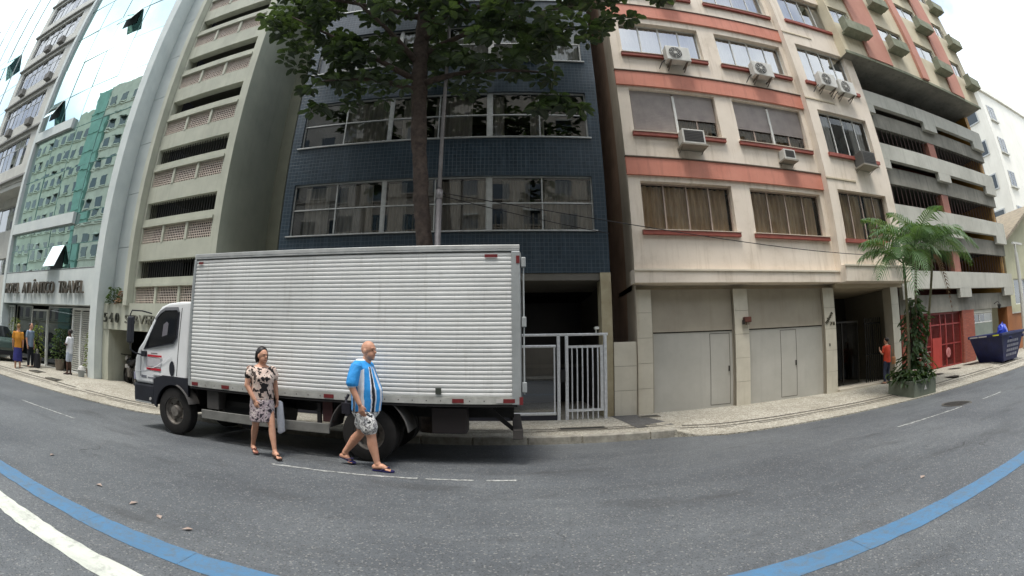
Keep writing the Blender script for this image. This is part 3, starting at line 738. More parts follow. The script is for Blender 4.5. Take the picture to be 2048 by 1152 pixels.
for a, b_ in ((-.2, 1.03), (-1.12, -.25), (-3.3, -1.25)):
    p = MB().box(a, a + .035, FY - .02, FY + .02, .241, 1.739).build('panel_frame', M_STEEL, fe)
    MB().box(b_ - .035, b_, FY - .02, FY + .02, .241, 1.739).build('panel_frame', M_STEEL, fe)
    MB().quad((a + .03, FY, .241), (b_ - .03, FY, .241), (b_ - .03, FY, 1.739), (a + .03, FY, 1.739)).build('pane', M_PANE_D, p)
ga = MB().box(1.34, 2.16, FY - .02, FY + .02, 1.72, 1.78).box(1.34, 2.16, FY - .025, FY + .025, .24, .30).box(2.085, 2.16, FY - .02, FY + .02, .301, 1.719).build('gate_leaf', M_STEEL, fe)
for i in range(6):
    x = 1.42 + .61 * i / 5; MB().tube([(x, FY, .06), (x, FY, 1.72)], .017, 8).build('bar', M_STEEL, ga)
MB().box(1.15, 1.25, FY - .05, FY + .0, .95, 1.22).build('lock_box', mat('lock_black', (30, 30, 32), rough=.4), fe)
sc_ = thing('security_camera', 'small white camera on top of the steel fence rail', 'camera', (2.0, FY, 2.06))
MB().tube([(2.0, FY, 2.06), (2.0, FY, 2.14)], .018, 8).build('stem', M_WFRAME, sc_)
MB().box(1.96, 2.06, FY - .10, FY + .04, 2.14, 2.20).build('housing', M_WFRAME, sc_, bevel=.01)
# low tiled wall closing the alley
M_WTILE = mat('white_ceramic', (206, 200, 184), (190, 184, 168), .4, 2, streak=.3, stain=(136, 126, 104))
lw = thing('alley_wall', 'low white tiled wall closing the dark alley', 'wall', (2.76, 10.6, .05))
MB().box(2.47, 3.05, 10.56, 10.75, .03, 1.82).build('core', mat('grout_dark', (120, 112, 96)), lw)
for i, (z0, z1) in enumerate(((.06, .66), (.668, 1.25), (1.258, 1.84))): MB().box(2.475, 3.045, 10.535, 10.559, z0, z1).build('tile', M_WTILE, lw, bevel=.004)

# ================================================================== cream building with coral bands
M_CREAM = mat('cream_render', (234, 222, 206), (220, 207, 190), .8, .9, .05, 30, streak=.5, stain=(158, 140, 112), patch=.16, grime=.12)
M_CORAL = mat('coral_paint', (210, 142, 122), (198, 128, 108), .75, 1.4, .05, 30, streak=.45, stain=(130, 78, 66), patch=.2, grime=.2)
M_RSILL = mat('rust_sill', (160, 88, 74), (136, 72, 62), .6, 6)
M_GREYWALL = mat('raw_side_wall', (184, 152, 128), (150, 122, 102), .9, 1.2, .25, 20, streak=.6, stain=(110, 86, 72))
M_SHUT = mat('grey_shutter', (178, 170, 166), (160, 152, 150), .55, 3, streak=.25, stain=(122, 114, 110))
M_GARU = mat('garage_panel', (168, 160, 144), (152, 144, 130), .7, 1.3, .05, streak=.35, stain=(124, 116, 100))
M_GARD = mat('garage_door', (182, 180, 172), (168, 166, 158), .55, 1.2, .03, streak=.22, stain=(138, 134, 126))
cb_ = thing('apartment_building', 'cream apartment building with coral bands and two garage doors', 'building', (8, 10.5, 0))
CY, CR = 10.5, 10.2
FZ = [4.62 + 2.8 * k for k in range(6)]
hs = [1.34, 1.47, 1.36, 1.36, 1.36, 1.36]
ops = []
for k, z in enumerate(FZ):
    for a, b_ in ((3.40, 6.10), (6.72, 9.40)): ops.append((a, b_, z, z + hs[k]))
MB().facade(3.06, 9.58, 3.57, 21.2, CY, ops, .26).build('wall', M_CREAM, cb_)
RZ = [(4.52, 6.10), (7.32, 8.92), (10.02, 11.7), (12.85, 14.4), (15.6, 17.1), (18.3, 19.9)]
ops2 = [(9.98, 12.40, a, b_) for a, b_ in RZ]
MB().facade(9.581, 12.86, 3.70, 21.2, CR, ops2, .26).quad((9.581, CR, 3.7), (9.581, CR, 21.2), (9.581, CY, 21.2), (9.581, CY, 3.7)).quad((12.86, CR, 3.2), (12.86, 15, 3.2), (12.86, 15, 21.2), (12.86, CR, 21.2)).build('bay_wall', M_CREAM, cb_)
MB().quad((3.06, CY, 0), (3.06, CY, 21.2), (3.06, 11.35, 21.2), (3.06, 11.35, 0)).build('side_strip', mat('grey_plaster', (196, 184, 166), (172, 160, 142), .85, 1.1, .1, streak=.4, stain=(120, 108, 94)), cb_)
MB().quad((3.06, 11.351, 0), (3.06, 11.351, 21.2), (3.06, 17, 21.2), (3.06, 17, 0)).build('side_wall', M_GREYWALL, cb_)
MB().box(2.44, 3.055, 16.0, 16.2, 0, 21).build('alley_end', M_GREYWALL, cb_)
MB().quad((3.06, CY, 21.2), (12.86, CY, 21.2), (12.86, 17, 21.2), (3.06, 17, 21.2)).build('roof', mat('roof_grey', (120, 118, 112)), cb_)
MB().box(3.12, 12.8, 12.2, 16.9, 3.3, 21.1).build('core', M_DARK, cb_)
for k in range(7): MB().box(3.1, 12.8, 10.8, 12.2, 3.58 + 2.8 * k, 3.75 + 2.8 * k).build('floor_slab', mat('room_grey', (86, 84, 80)), cb_)
for k in range(5):
    z0 = 6.11 + 2.86 * k
    MB().box(3.04, 9.62, CY - .075, CY - .002, z0, z0 + .50).build('coral_band', M_CORAL, cb_)
    MB().box(3.03, 9.64, CY - .10, CY - .003, z0 + .501, z0 + .535).build('drip_edge', mat('drip_dark', (92, 78, 66)), cb_)
    MB().box(9.56, 10.95, CR - .03, CR - .002, z0 + .31, z0 + .36).build('bay_trim', mat('trim_cream', (212, 198, 172), streak=.3), cb_)
for k, z in enumerate(FZ):
    for w_i, (a, b_) in enumerate(((3.40, 6.10), (6.72, 9.40))):
        z1 = z + hs[k]; q = (b_ - a) / 4
        if k == 1:
            w = window(cb_, a, b_, z, z1, CY + .16, M_BFRAME, [a + q, a + 2 * q, a + 3 * q], (), M_PANE_D, .045, .05, tilt=.004)
            curtain(a + .1, b_ - .1, CY + .42, z, z1, M_CUR_T, w, seed=k * 5 + w_i)
            lo = (.02, .60) if w_i == 0 else (.50, .50)
            shutter(w, a + .05, a + 2 * q - .03, z + lo[0], z1, CY + .13, M_SHUT); shutter(w, a + 2 * q + .03, b_ - .05, z + lo[1], z1, CY + .13, M_SHUT)
            MB().box(a + 2 * q - .035, a + 2 * q + .035, CY + .09, CY + .159, z, z1 - .1).build('shutter_guide', M_WFRAME, w)
        else:
            w = window(cb_, a, b_, z, z1, CY + .17, M_BFRAME if k == 0 else M_WFRAME, [a + q, a + 2 * q, a + 3 * q], (), M_PANE if k == 0 else M_PANE_L, .04, .05, tilt=.004)
            curtain(a + .05, b_ - .05, CY + .34, z + .02, z1 - .02, M_CUR_T if k == 0 else M_CUR_W, w, seed=k * 5 + w_i, wl=.17)
        MB().box(a - .06, b_ + .07, CY - .10, CY + .16, z - .13, z - .025).build('sill', M_RSILL, cb_)
        MB().box(a - .07, b_ + .08, CY - .12, CY + .15, z - .0245, z - .002).build('sill_top', mat('sill_pale', (206, 190, 172)), cb_)
for k, (z, z1) in enumerate(RZ):
    a, b_ = 9.98, 12.40; q = (b_ - a) / 4
    w = window(cb_, a, b_, z, z1, CR + .17, M_WFRAME if k else M_BFRAME, [a + q, a + 2 * q, a + 3 * q], (), M_PANE if k < 2 else M_PANE_L, .04, .05, tilt=.004)
    for p0, p1 in (((0, .52), (.66, 1)) if k == 0 else ((0, .28), (.72, 1))): curtain(a + .04 + (b_ - a - .08) * p0, a + .04 + (b_ - a - .08) * p1, CR + .36, z + .02, z1 - .02, M_CUR_T if k == 0 else M_CUR_W, w, seed=k + 40, wl=.16)
    if k == 2:
        for s0, s1 in ((a - .15, a + .30), (b_ - .30, b_ + .12)): MB().box(s0, s1, CR - .09, CR + .16, z - .12, z - .002).build('sill', M_RSILL, cb_)
    else: MB().box(a - .05, b_ + .06, CR - .09, CR + .16, z - .12, z - .002).build('sill', M_RSILL, cb_)
# ledge over the garages
MB().prism_x([(CY - .20, 3.555), (CY - .004, 3.59), (CY + .3, 3.58), (CY + .3, 3.24), (CY - .20, 3.24)], 3.00, 9.575).build('ledge', M_CREAM, cb_)
MB().box(2.99, 9.60, CY - .235, CY - .201, 3.53, 3.575).build('ledge_lip', mat('lip_pale', (226, 216, 196)), cb_)
MB().prism_x([(CR - .20, 3.69), (CR - .004, 3.715), (CR + .3, 3.70), (CR + .3, 3.22), (CR - .20, 3.22)], 9.576, 12.9).build('bay_ledge', M_CREAM, cb_)
MB().box(9.54, 12.92, CR - .235, CR - .201, 3.665, 3.71).build('ledge_lip', mat('lip_pale', (226, 216, 196)), cb_)
MB().box(3.06, 9.5, CY + .3, 12.2, 3.12, 3.26).build('soffit', mat('soffit_cream', (190, 176, 150)), cb_)
MB().box(9.501, 12.86, CR + .3, 14.0, 3.10, 3.24).build('soffit', mat('soffit_cream', (190, 176, 150)), cb_)
# tiled pillars
GY = 10.62
def pillar(x0, x1, y=GY, h=3.12, base=.04):
    p = MB().box(x0 + .01, x1 - .01, y, y + .4, .0, h).build('pillar', mat('grout_pale', (158, 150, 134)), cb_)
    zs = [base, .68, 1.30, 1.92, 2.54, h]
    for i in range(5): MB().box(x0, x1, y - .018, y - .001, zs[i] + .004, zs[i + 1] - .004).build('tile', M_WTILE, p, bevel=.003)
    return p
pillar(3.06, 3.48); pillar(5.83, 6.27); pillar(9.03, 9.48); pillar(12.10, 12.50, 10.45, 3.1)
for x0, x1, wk0, wk1 in ((3.49, 5.82, 5.12, 5.72), (6.28, 9.02, 7.40, 7.98)):
    MB().box(x0, x1, GY + .10, GY + .20, 2.055, 3.13).build('upper_panel', M_GARU, cb_)
    d = MB().box(x0 + .05, x1 - .02, GY + .13, GY + .19, .04, 2.03).build('garage_door', M_GARD, cb_)
    MB().box(x0 + .01, x0 + .045, GY + .09, GY + .19, .04, 2.05).build('door_frame', M_GARU, d)
    MB().box(x1 - .018, x1 - .002, GY + .09, GY + .19, .04, 2.05).build('door_frame', M_GARU, d)
    f = .014; yy = GY + .126
    MB().box(wk0, wk0 + f, yy, yy + .02, .12, 1.98).box(wk1 - f, wk1, yy, yy + .02, .12, 1.98).box(wk0 + f, wk1 - f, yy, yy + .02, 1.966, 1.98).box(wk0 + f, wk1 - f, yy, yy + .02, .12, .134).build('wicket_gap', mat('gap_grey', (92, 88, 82)), d)
    MB().box(wk1 - .06, wk1 - .03, yy - .03, yy, .98, 1.12).build('handle', mat('handle_dark', (60, 58, 54)), d)
    MB().box(x0 + .05, x1 - .02, GY + .12, GY + .2, 2.031, 2.054).build('head_gap', M_DARK, d)
    MB().box(x0 + .05, x1 - .02, GY + .14, GY + .2, .0, .039).build('foot_gap', M_DARK, d)
# entrance recess
MB().box(9.49, 12.4, 13.2, 13.3, .05, 3.1).build('entrance_wall', mat('entrance_brown', (58, 54, 46), (46, 42, 36)), cb_)
MB().box(9.36, 9.48, 11.05, 13.2, .05, 3.1).build('entrance_side', mat('entrance_red', (64, 34, 32)), cb_)
MB().box(12.38, 12.5, 10.9, 13.2, .05, 3.1).build('entrance_side', mat('entrance_pale', (120, 114, 100)), cb_)
MB().box(9.49, 12.1, 10.75, 13.2, .06, .14).box(9.49, 12.1, 10.5, 10.749, .05, .13).build('step', mat('step_pale', (196, 188, 172)), cb_)
eg = MB().box(11.2, 12.05, 11.031, 11.05, 1.0, 1.05).box(11.2, 12.05, 11.031, 11.05, 2.0, 2.05).box(11.6, 11.64, 11.031, 11.05, 1.05, 2.0).build('entrance_gate', mat('gate_black', (30, 30, 28), rough=.4), cb_)
for i in range(9): x = 11.22 + .81 * i / 8; MB().box(x - .012, x + .012, 11.005, 11.03, .14, 2.2).build('bar', mat('gate_black', (30, 30, 28)), eg)
ew = MB().box(9.6, 11.15, 11.3, 11.34, 2.1, 2.15).box(9.6, 9.64, 11.3, 11.34, .14, 2.1).box(10.35, 10.39, 11.3, 11.34, .14, 2.1).box(11.11, 11.15, 11.3, 11.34, .14, 2.1).build('glass_screen', mat('screen_bronze', (52, 48, 42), rough=.4), cb_)
for a, b_ in ((9.64, 10.35), (10.39, 11.11)): MB().quad((a, 11.32, .14), (b_, 11.32, .14), (b_, 11.32, 2.1), (a, 11.32, 2.1)).build('pane', glass_mat('dull_door_glass', (.5, .5, .5), .015, edge=.2), ew)
letters('711', .15, mat('plate_bronze', (64, 60, 40)), cb_, 9.22, GY - .035, 2.02, .2, .008)
text_mesh('Itaboca', .17, mat('plate_bronze', (64, 60, 40)), 'house_name', cb_, (9.10, GY - .035, 2.05), .008, .42, rot=(R(90), R(-50), 0))
MB().box(9.16, 9.2, GY - .03, GY - .018, 1.42, 1.5).build('bell_button', mat('bell_dark', (50, 48, 44)), cb_)

# box and cable on the middle pillar
lamp = thing('alarm_lamp', 'small rusty brown warning lamp box on the pillar between the garage doors', 'warning lamp', (6.16, 10.5, 2.28))
MB().box(6.08, 6.28, 10.46, 10.60, 2.22, 2.36).build('housing', mat('rust_brown', (104, 58, 44), (70, 42, 34), grime=.4), lamp, bevel=.01)
MB().box(6.04, 6.08, 10.49, 10.57, 2.17, 2.28).build('bracket', mat('bracket_dark', (46, 40, 36)), lamp)
MB().box(6.15, 6.25, 10.50, 10.58, 2.15, 2.219).build('lens', mat('lens_grey', (150, 140, 126)), lamp)

# ---------------------------------------------------------------- air conditioners
M_ACW = mat('ac_white', (214, 212, 204), (196, 194, 186), .5, 4, streak=.3, stain=(140, 134, 122))
M_ACG = mat('ac_grille', (58, 56, 54), rough=.6)
def split_ac(x, y, z, label, ang=0):
    t = thing('outdoor_unit', label, 'air conditioner', (x, y, z), 'outdoor cooling units on the cream facade')
    w, h, d = .78, .54, .28; y0 = y - .42
    MB().box(x - w / 2, x + w / 2, y0, y0 + d, z, z + h).build('casing', M_ACW, t, bevel=.02)
    MB().wheel((x - .1, y0 - .004, z + h / 2), .215, .02, 24).build('fan_opening', M_ACG, t)
    g = MB()
    for r_ in (.07, .12, .17, .215): g.tube([(x - .1 + r_ * math.cos(a * .2618), y0 - .02, z + h / 2 + r_ * math.sin(a * .2618)) for a in range(25)], .005, 4, cap=False)
    for a in range(8): g.tube([(x - .1, y0 - .02, z + h / 2), (x - .1 + .215 * math.cos(a * .785), y0 - .02, z + h / 2 + .215 * math.sin(a * .785))], .004, 4)
    g.build('fan_guard', M_ACW, t)
    MB().wheel((x - .1, y0 - .022, z + h / 2), .045, .02, 12).build('fan_hub', M_ACW, t)
    for s in (-.26, .26):
        MB().box(x + s - .02, x + s + .02, y0 + .02, y, z - .035, z - .001).hexa([(x + s - .014, y - .04, z - .15), (x + s + .014, y - .04, z - .15), (x + s + .014, y - .005, z - .15), (x + s - .014, y - .005, z - .15)], [(x + s - .018, y0 + .05, z - .036), (x + s + .018, y0 + .05, z - .036), (x + s + .018, y0 + .1, z - .036), (x + s - .018, y0 + .1, z - .036)]).build('bracket', mat('bracket_grey', (120, 112, 102)), t)
    MB().tube([(x - w / 2, y0 + .2, z + .1), (x - w / 2 - .1, y0 + .24, z + .02), (x - w / 2 - .16, y - .02, z - .12)], .014, 6).build('hose', mat('hose_dark', (50, 48, 46)), t)
    return t
split_ac(5.02, CY, 9.82, 'white fan unit on the third floor under the leftmost cream window')
split_ac(8.02, CY, 9.76, 'white fan unit on the third floor under the middle cream window')
split_ac(10.62, CR, 9.72, 'white fan unit on the cream bay, left of a pair of two')
split_ac(11.52, CR, 9.62, 'white fan unit on the cream bay, right of a pair of two')
def window_ac(x, y, z, w, h, d, label, m=M_ACW, skew=0):
    t = thing('window_unit', label, 'air conditioner', (x, y, z), 'box cooling units on the cream facade')
    y0 = y - d
    c = MB().box(x - w / 2, x + w / 2, y0, y, z, z + h).build('casing', m, t, bevel=.012)
    MB().box(x - w / 2 + .05, x + w / 2 - .05, y0 - .008, y0 - .001, z + .06, z + h - .04).build('grille', M_ACG, t)
    mb = MB()
    for i in range(1, 7):
        zz = z + .06 + (h - .1) * i / 7; mb.box(x - w / 2 + .05, x + w / 2 - .05, y0 - .014, y0 - .009, zz - .004, zz + .004)
    mb.build('grille_slats', mat('ac_fin', (104, 100, 94)), t)
    MB().box(x - w / 2 - .05, x + w / 2 + .06, y0 - .03, y + .0, z - .05, z - .002).build('support_tray', mat('tray_grey', (150, 144, 132), grime=.5), t)
    for s in (-w / 2, w / 2): MB().tube([(x + s, y - .01, z - .14), (x + s, y0 + .12, z - .045)], .010, 6).build('strut', mat('bracket_grey', (120, 112, 102)), t)
    return t
window_ac(4.98, CY, 6.98, .68, .44, .40, 'boxy silver cooling unit below the closed grey shutters')
window_ac(8.25, CY, 6.88, .44, .32, .32, 'small dark cooling unit below the half raised shutters')
window_ac(11.45, CR, 6.92, .66, .46, .48, 'dark grey cooling unit under the second floor bay window', mat('ac_dark', (96, 94, 90), grime=.3))
window_ac(12.0, CR, 4.02, .52, .40, .40, 'white cooling unit beside the palm fronds on the bay')
window_ac(5.2, CY, 12.72, .52, .36, .34, 'white cooling unit at the very top, beside the leaves')
# ================================================================== concrete parking decks with the coral tower on top
M_CONC = mat('pale_deck_concrete', (196, 195, 184), (174, 173, 162), .85, 1.0, .12, 25, streak=.45, stain=(96, 98, 88))
M_CONC2 = mat('stained_deck_concrete', (150, 147, 136), (112, 110, 102), .9, .9, .15, 25, streak=.7, stain=(70, 70, 64))
M_REDW = mat('deck_red', (98, 44, 38), (76, 34, 30), .8, 1.5)
M_REDG = mat('red_iron', (158, 62, 56), (136, 50, 46), .5, 5)
M_BRICK = tiles('orange_brick', (170, 92, 70), (150, 76, 58), (120, 84, 70), .22, .06, .8)
pd = thing('parking_decks', 'weathered concrete car decks with stepped parapets under the coral tower', 'building', (18, 10.6, 0))
DX0, DX1 = 12.9, 22.9
tops = [3.67, 6.01, 8.35, 10.62]
for k, t in enumerate(tops):
    MB().box(DX0, DX1, 10.50, 10.70, t - .63, t).build('parapet', M_CONC, pd)
    for a, b_ in ((DX0, 13.62), (17.06, 18.08), (21.72, DX1)): MB().box(a, b_, 10.503, 10.70, t - .98, t - .631).build('parapet_tab', M_CONC, pd)
    MB().box(DX0, DX1, 10.72, 10.92, t - 1.48, t - .83).build('lower_beam', M_CONC2, pd)
    MB().box(DX0, DX1, 10.93, 15.5, t - 1.2, t - 1.0).build('deck', mat('deck_grey', (92, 92, 84)), pd)
    MB().box(DX0, DX1, 13.9, 14.0, t - 1.0, t + 1.2).build('deck_back', M_REDW if k != 1 else M_DARK, pd)
    if k < 3:
        MB().box(17.2, 17.75, 10.74, 11.1, t + .001, t + .86).build('column', mat('deck_pink', (160, 108, 92), (138, 92, 80), streak=.3), pd)
        for i in range(34):
            x = 13.1 + 9.6 * i / 33
            if 17.0 < x < 17.9: continue
            MB().box(x - .012, x + .012, 10.80, 10.82, t - .03, t + .86).build('bar', mat('deck_bar', (64, 40, 36)), pd)
    MB().box(22.55, 22.9, 10.93, 15, t - 1, t + 1.2).build('end_wall', mat('ochre_wall', (176, 132, 62)), pd)
    MB().box(12.9, 13.1, 10.93, 15, t - 1, t + 1.2).build('end_wall', M_CONC2, pd)
# street level
MB().box(DX0, DX1, 10.75, 10.9, 2.2, 2.6).build('fascia', M_CONC2, pd)
MB().box(DX0, DX1, 13.5, 13.6, .1, 2.6).build('back_wall', mat('deck_back_red', (80, 30, 28)), pd)
MB().box(17.36, 18.44, 10.70, 11.3, .1, 2.199).build('brick_pier', M_BRICK, pd)
MB().box(12.91, 13.35, 10.72, 11.0, .1, 2.199).build('brick_pier', M_BRICK, pd)
MB().box(22.2, 22.88, 10.70, 11.3, .1, 2.199).build('end_pier', mat('orange_plaster', (160, 104, 62), (140, 90, 54)), pd)
g = MB().box(13.36, 17.35, 10.84, 10.88, 2.12, 2.19).box(13.36, 17.35, 10.84, 10.88, 1.72, 1.77).box(13.36, 17.35, 10.84, 10.88, .98, 1.03).box(13.36, 17.35, 10.84, 10.88, .16, .22)
for x in (13.4, 14.2, 14.95, 15.68, 16.1, 16.7, 17.3): g.box(x - .03, x + .03, 10.83, 10.89, .16, 2.12)
rg = g.build('iron_gate', M_REDG, pd)
for i in range(44):
    x = 13.42 + 3.86 * i / 43; MB().box(x - .008, x + .008, 10.855, 10.868, .2, 2.12).build('bar', M_REDG, rg)
for j in range(5):
    z = 1.1 + .17 * j; MB().box(13.4, 15.0, 10.872, 10.88, z - .006, z + .006).build('cross_bar', M_REDG, rg)
MB().box(15.0, 15.66, 10.80, 10.83, .2, 1.28).build('door_plate', mat('red_plate', (176, 66, 56), (158, 56, 48)), rg)
mb = MB().wheel((16.2, 10.82, .68), .19, .02, 20); mb.build('round_sign', mat('sign_pink', (206, 150, 146), (150, 60, 60), .5, 9), rg)
win = MB().box(18.46, 20.44, 10.78, 10.86, .12, 1.62).build('grey_panel', mat('panel_grey', (132, 140, 130), (118, 126, 118)), pd)
window(pd, 18.46, 20.44, 1.63, 2.02, 10.78, M_WFRAME, [19.1], (), M_PANE_D, .04)
MB().box(18.45, 20.45, 10.76, 10.88, 2.03, 2.199).build('window_head', M_CONC, pd)
MB().box(20.5, 22.19, 12.2, 12.3, .1, 2.6).build('doorway_back', M_DARK, pd)
wlp = thing('wall_lantern', 'small black bracket lantern on the concrete beam above the doorway', 'lantern', (20.7, 10.6, 2.3))
MB().tube([(20.7, 10.74, 2.36), (20.7, 10.5, 2.44), (20.7, 10.42, 2.38)], .018, 6).build('arm', M_IRONC, wlp)
MB().rings([(20.7, 10.42, 2.12, .06, .06), (20.7, 10.42, 2.3, .1, .1), (20.7, 10.42, 2.36, .03, .03)], 8).build('shade', M_IRONC, wlp)
fl = thing('floodlight', 'white twin floodlight under the parapet beside the palm', 'floodlight', (13.2, 10.5, 2.55))
for s in (0, .2): MB().box(13.1 + s, 13.24 + s, 10.36, 10.46, 2.52, 2.62).build('lamp_head', M_WFRAME, fl, bevel=.01)
MB().box(13.08, 13.46, 10.46, 10.499, 2.60, 2.66).build('bracket', M_IRONC, fl)

# coral and cream tower standing forward over the decks
M_TCREAM = mat('tower_cream', (216, 206, 180), (200, 188, 160), .8, 1.0, .05, 30, streak=.3, stain=(150, 136, 104))
M_TCORAL = mat('tower_coral', (198, 146, 128), (184, 130, 114), .8, 1.0, .05, 30, streak=.2, stain=(160, 100, 84))
M_BOX = mat('mossy_box', (150, 152, 132), (118, 122, 102), .9, 3, .1, streak=.5, stain=(72, 74, 58))
tw = thing('apartment_tower', 'coral and cream apartment tower standing out over the concrete parking decks', 'building', (17.5, 9.8, 11.6))
TY = 9.8
wins = [(12.35, 13.45), (15.15, 17.0), (17.78, 19.62), (21.15, 22.2)]
boxes = [(12.4, 13.85), (15.2, 16.3), (18.75, 19.95), (21.75, 22.8)]
ops = []
for k in range(6):
    z = 13.18 + 2.42 * k
    for a, b_ in wins: ops.append((a, b_, z, z + .88))
MB().facade(12.28, 22.75, 11.65, 27, TY, ops, .2).quad((12.28, TY, 11.65), (12.28, TY, 27), (12.28, 16, 27), (12.28, 16, 11.65)).quad((22.75, TY, 11.65), (22.75, 16, 11.65), (22.75, 16, 27), (22.75, TY, 27)).build('wall', M_TCREAM, tw)
MB().quad((12.28, TY, 11.65), (12.28, 16, 11.65), (22.75, 16, 11.65), (22.75, TY, 11.65)).build('soffit', M_CONC2, tw)
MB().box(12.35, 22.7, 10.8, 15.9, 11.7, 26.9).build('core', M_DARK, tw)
MB().box(12.25, 22.8, TY - .05, TY - .003, 11.63, 11.75).build('bottom_lip', M_BOX, tw)
for a, b_, p in ((13.6, 15.1, .09), (17.2, 17.72, .16), (19.8, 21.05, .09)): MB().box(a, b_, TY - p, TY - .003, 11.751, 27).build('coral_strip', M_TCORAL, tw)
for k in range(6):
    z = 13.18 + 2.42 * k
    for i, ((a, b_), (c, d)) in enumerate(zip(wins, boxes)):
        w = window(tw, a, b_, z, z + .88, TY + .1, M_WFRAME, [(a + b_) / 2], (), M_PANE_L, .04, tilt=.01)
        curtain(a + .05, b_ - .05, TY + .3, z + .02, z + .86, M_CUR_W, w, seed=k * 4 + i)
        bx_ = MB().box(c, d, TY - .55, TY - .18, z - .62, z - .55).box(c, c + .08, TY - .55, TY - .18, z - .549, z - .03).box(c + .081, d, TY - .55, TY - .48, z - .549, z - .18).build('cooler_ledge', M_BOX, tw)
        MB().box(c + .15, c + .15 + .5, TY - .44, TY - .19, z - .5, z - .14).build('cooler_casing', mat('cooler_dark', (92, 90, 86)), bx_)
        MB().box(c + .1, d - .05, TY - .179, TY - .004, z - .62, z - .50).build('ledge_root', M_BOX, tw)

# ================================================================== beyond: houses and a white tower
M_YEL = mat('yellow_render', (196, 194, 166), (172, 170, 142), .85, 1, .1, streak=.4, stain=(130, 126, 96))
M_ROOF = mat('roof_tile_far', (150, 140, 120), (122, 112, 98), .9, 4, .2)
yh = thing('yellow_house', 'old pale yellow house with sloping tiled roof beyond the parking decks', 'house', (28, 12, 0))
MB().facade(24.2, 34, 0, 5.4, 11.4, [(25.0, 27.2, 2.3, 3.6), (28.6, 30.4, 2.3, 3.6)], .2).quad((24.2, 11.4, 0), (24.2, 11.4, 5.4), (24.2, 19, 5.4), (24.2, 19, 0)).build('wall', M_YEL, yh)
MB().prism_y([(23.7, 5.3), (29.1, 7.6), (34.5, 5.3), (34.5, 5.45), (29.1, 7.78), (23.7, 5.45)], 10.9, 19.5).build('roof', M_ROOF, yh)
MB().prism_y([(24.2, 5.39), (29.1, 7.45), (34, 5.39)], 11.45, 11.7).build('gable', M_YEL, yh)
for a, b_ in ((25.0, 27.2), (28.6, 30.4)): window(yh, a, b_, 2.3, 3.6, 11.5, M_WFRAME, [(a + b_) / 2], (), M_PANE_D, .06)
MB().box(24.3, 33.9, 12.2, 18, .1, 5.3).build('light_block', M_DARK, yh)
ow = thing('garden_wall', 'orange brown painted wall at the right edge beyond the blue skip', 'wall', (24.5, 11, 0))
MB().box(22.95, 31, 10.85, 11.05, .05, 1.85).build('wall', mat('orange_plaster', (160, 104, 62), (140, 90, 54)), ow)
MB().box(22.95, 31.05, 10.8, 11.1, 1.851, 1.92).build('coping', M_CONC, ow)
wt = thing('white_tower', 'tall white apartment tower rising behind the yellow house', 'building', (46, 20, 0))
M_TWH = mat('tower_white', (238, 236, 226), (224, 222, 212), .8, .6, streak=.25, stain=(176, 172, 152))
tz = [6.0 + 2.9 * k for k in range(5)]
MB().box(38.2, 56, 16.0, 30, 0, 20.2).build('wall', M_TWH, wt)
for k, z in enumerate(tz):
    for a, b_ in ((38.9, 40.3),):
        w = window(wt, a, b_, z, z + 1.3, 15.93, M_ALU, [(a + b_) / 2], (), M_PANE_D, .07)
        MB().box(a, b_, 15.985, 15.99, z, z + 1.3).build('room', M_DARK, w)  # dark sheet on the solid wall, standing for an unlit room
        MB().box(a - .1, b_ + .1, 15.8, 15.998, z - .14, z - .02).build('sill', M_LWHITE, w)
    for b0 in (17.0, 20.0):
        w = MB().box(38.12, 38.199, b0, b0 + 1.3, z, z + 1.3).build('side_window', M_ALU, wt); MB().quad((38.11, b0 + .1, z + .1), (38.11, b0 + 1.2, z + .1), (38.11, b0 + 1.2, z + 1.2), (38.11, b0 + .1, z + 1.2)).build('pane', mat('far_glass', (70, 78, 84), rough=.1), w)
MB().box(37.9, 56.2, 15.8, 30.2, 20.2, 20.7).build('cornice', M_TWH, wt)
for x in (39.5, 42, 44.8): MB().box(x, x + .7, 17, 17.7, 20.7, 22.0).build('chimney', M_LWHITE, wt)
# slope of trees behind the houses
M_LEAFFAR = mat('far_foliage', (92, 104, 70), (58, 70, 44), .9, 1.5)
def clump(mb, c, r, n, rr, s=.35):
    for _ in range(n):
        d = Vector((rr.gauss(0, 1), rr.gauss(0, 1), rr.gauss(0, 1))).normalized() * (rr.random() ** .4)
        p = Vector((c[0] + d.x * r[0], c[1] + d.y * r[1], c[2] + d.z * r[2]))
        u = Vector((rr.gauss(0, 1), rr.gauss(0, 1), rr.gauss(0, .6))).normalized(); v = u.orthogonal().normalized()
        mb.quad(p - u * s, p - v * s * .5, p + u * s, p + v * s * .5)
rr = random.Random(3)
for i, (x, y, h, r_) in enumerate(((36.5, 22, 8.5, 3.0), (41, 25, 9.5, 3.4), (33.8, 23, 7.2, 2.6))):
    t = thing('background_tree', ('dull green tree between the white tower and the yellow house', 'tall dull green tree behind the white tower foot', 'lower dull green tree behind the yellow roof')[i], 'tree', (x, y, 0), 'trees behind the houses')
    MB().tube([(x, y, 0), (x + .2, y, h * .5), (x, y, h * .8)], [.28, .2, .08], 8).build('trunk', mat('bark_far', (92, 78, 62)), t)
    mb = MB(); clump(mb, (x, y, h), (r_, r_, r_ * .7), 900, rr, .3); mb.build('crown', M_LEAFFAR, t)
# street light pole at the far right
sp = thing('utility_pole', 'grey concrete pole at the corner of the parking decks', 'pole', (23.3, 10.2, .1))
MB().tube([(23.3, 10.2, .05), (23.3, 10.2, 4.6)], [.13, .1], 10).build('shaft', M_LWHITE, sp)
MB().box(23.0, 24.3, 10.15, 10.25, 5.0, 5.1).box(23.25, 23.35, 10.15, 10.25, 4.6, 5.0).build('arm', M_LWHITE, sp)

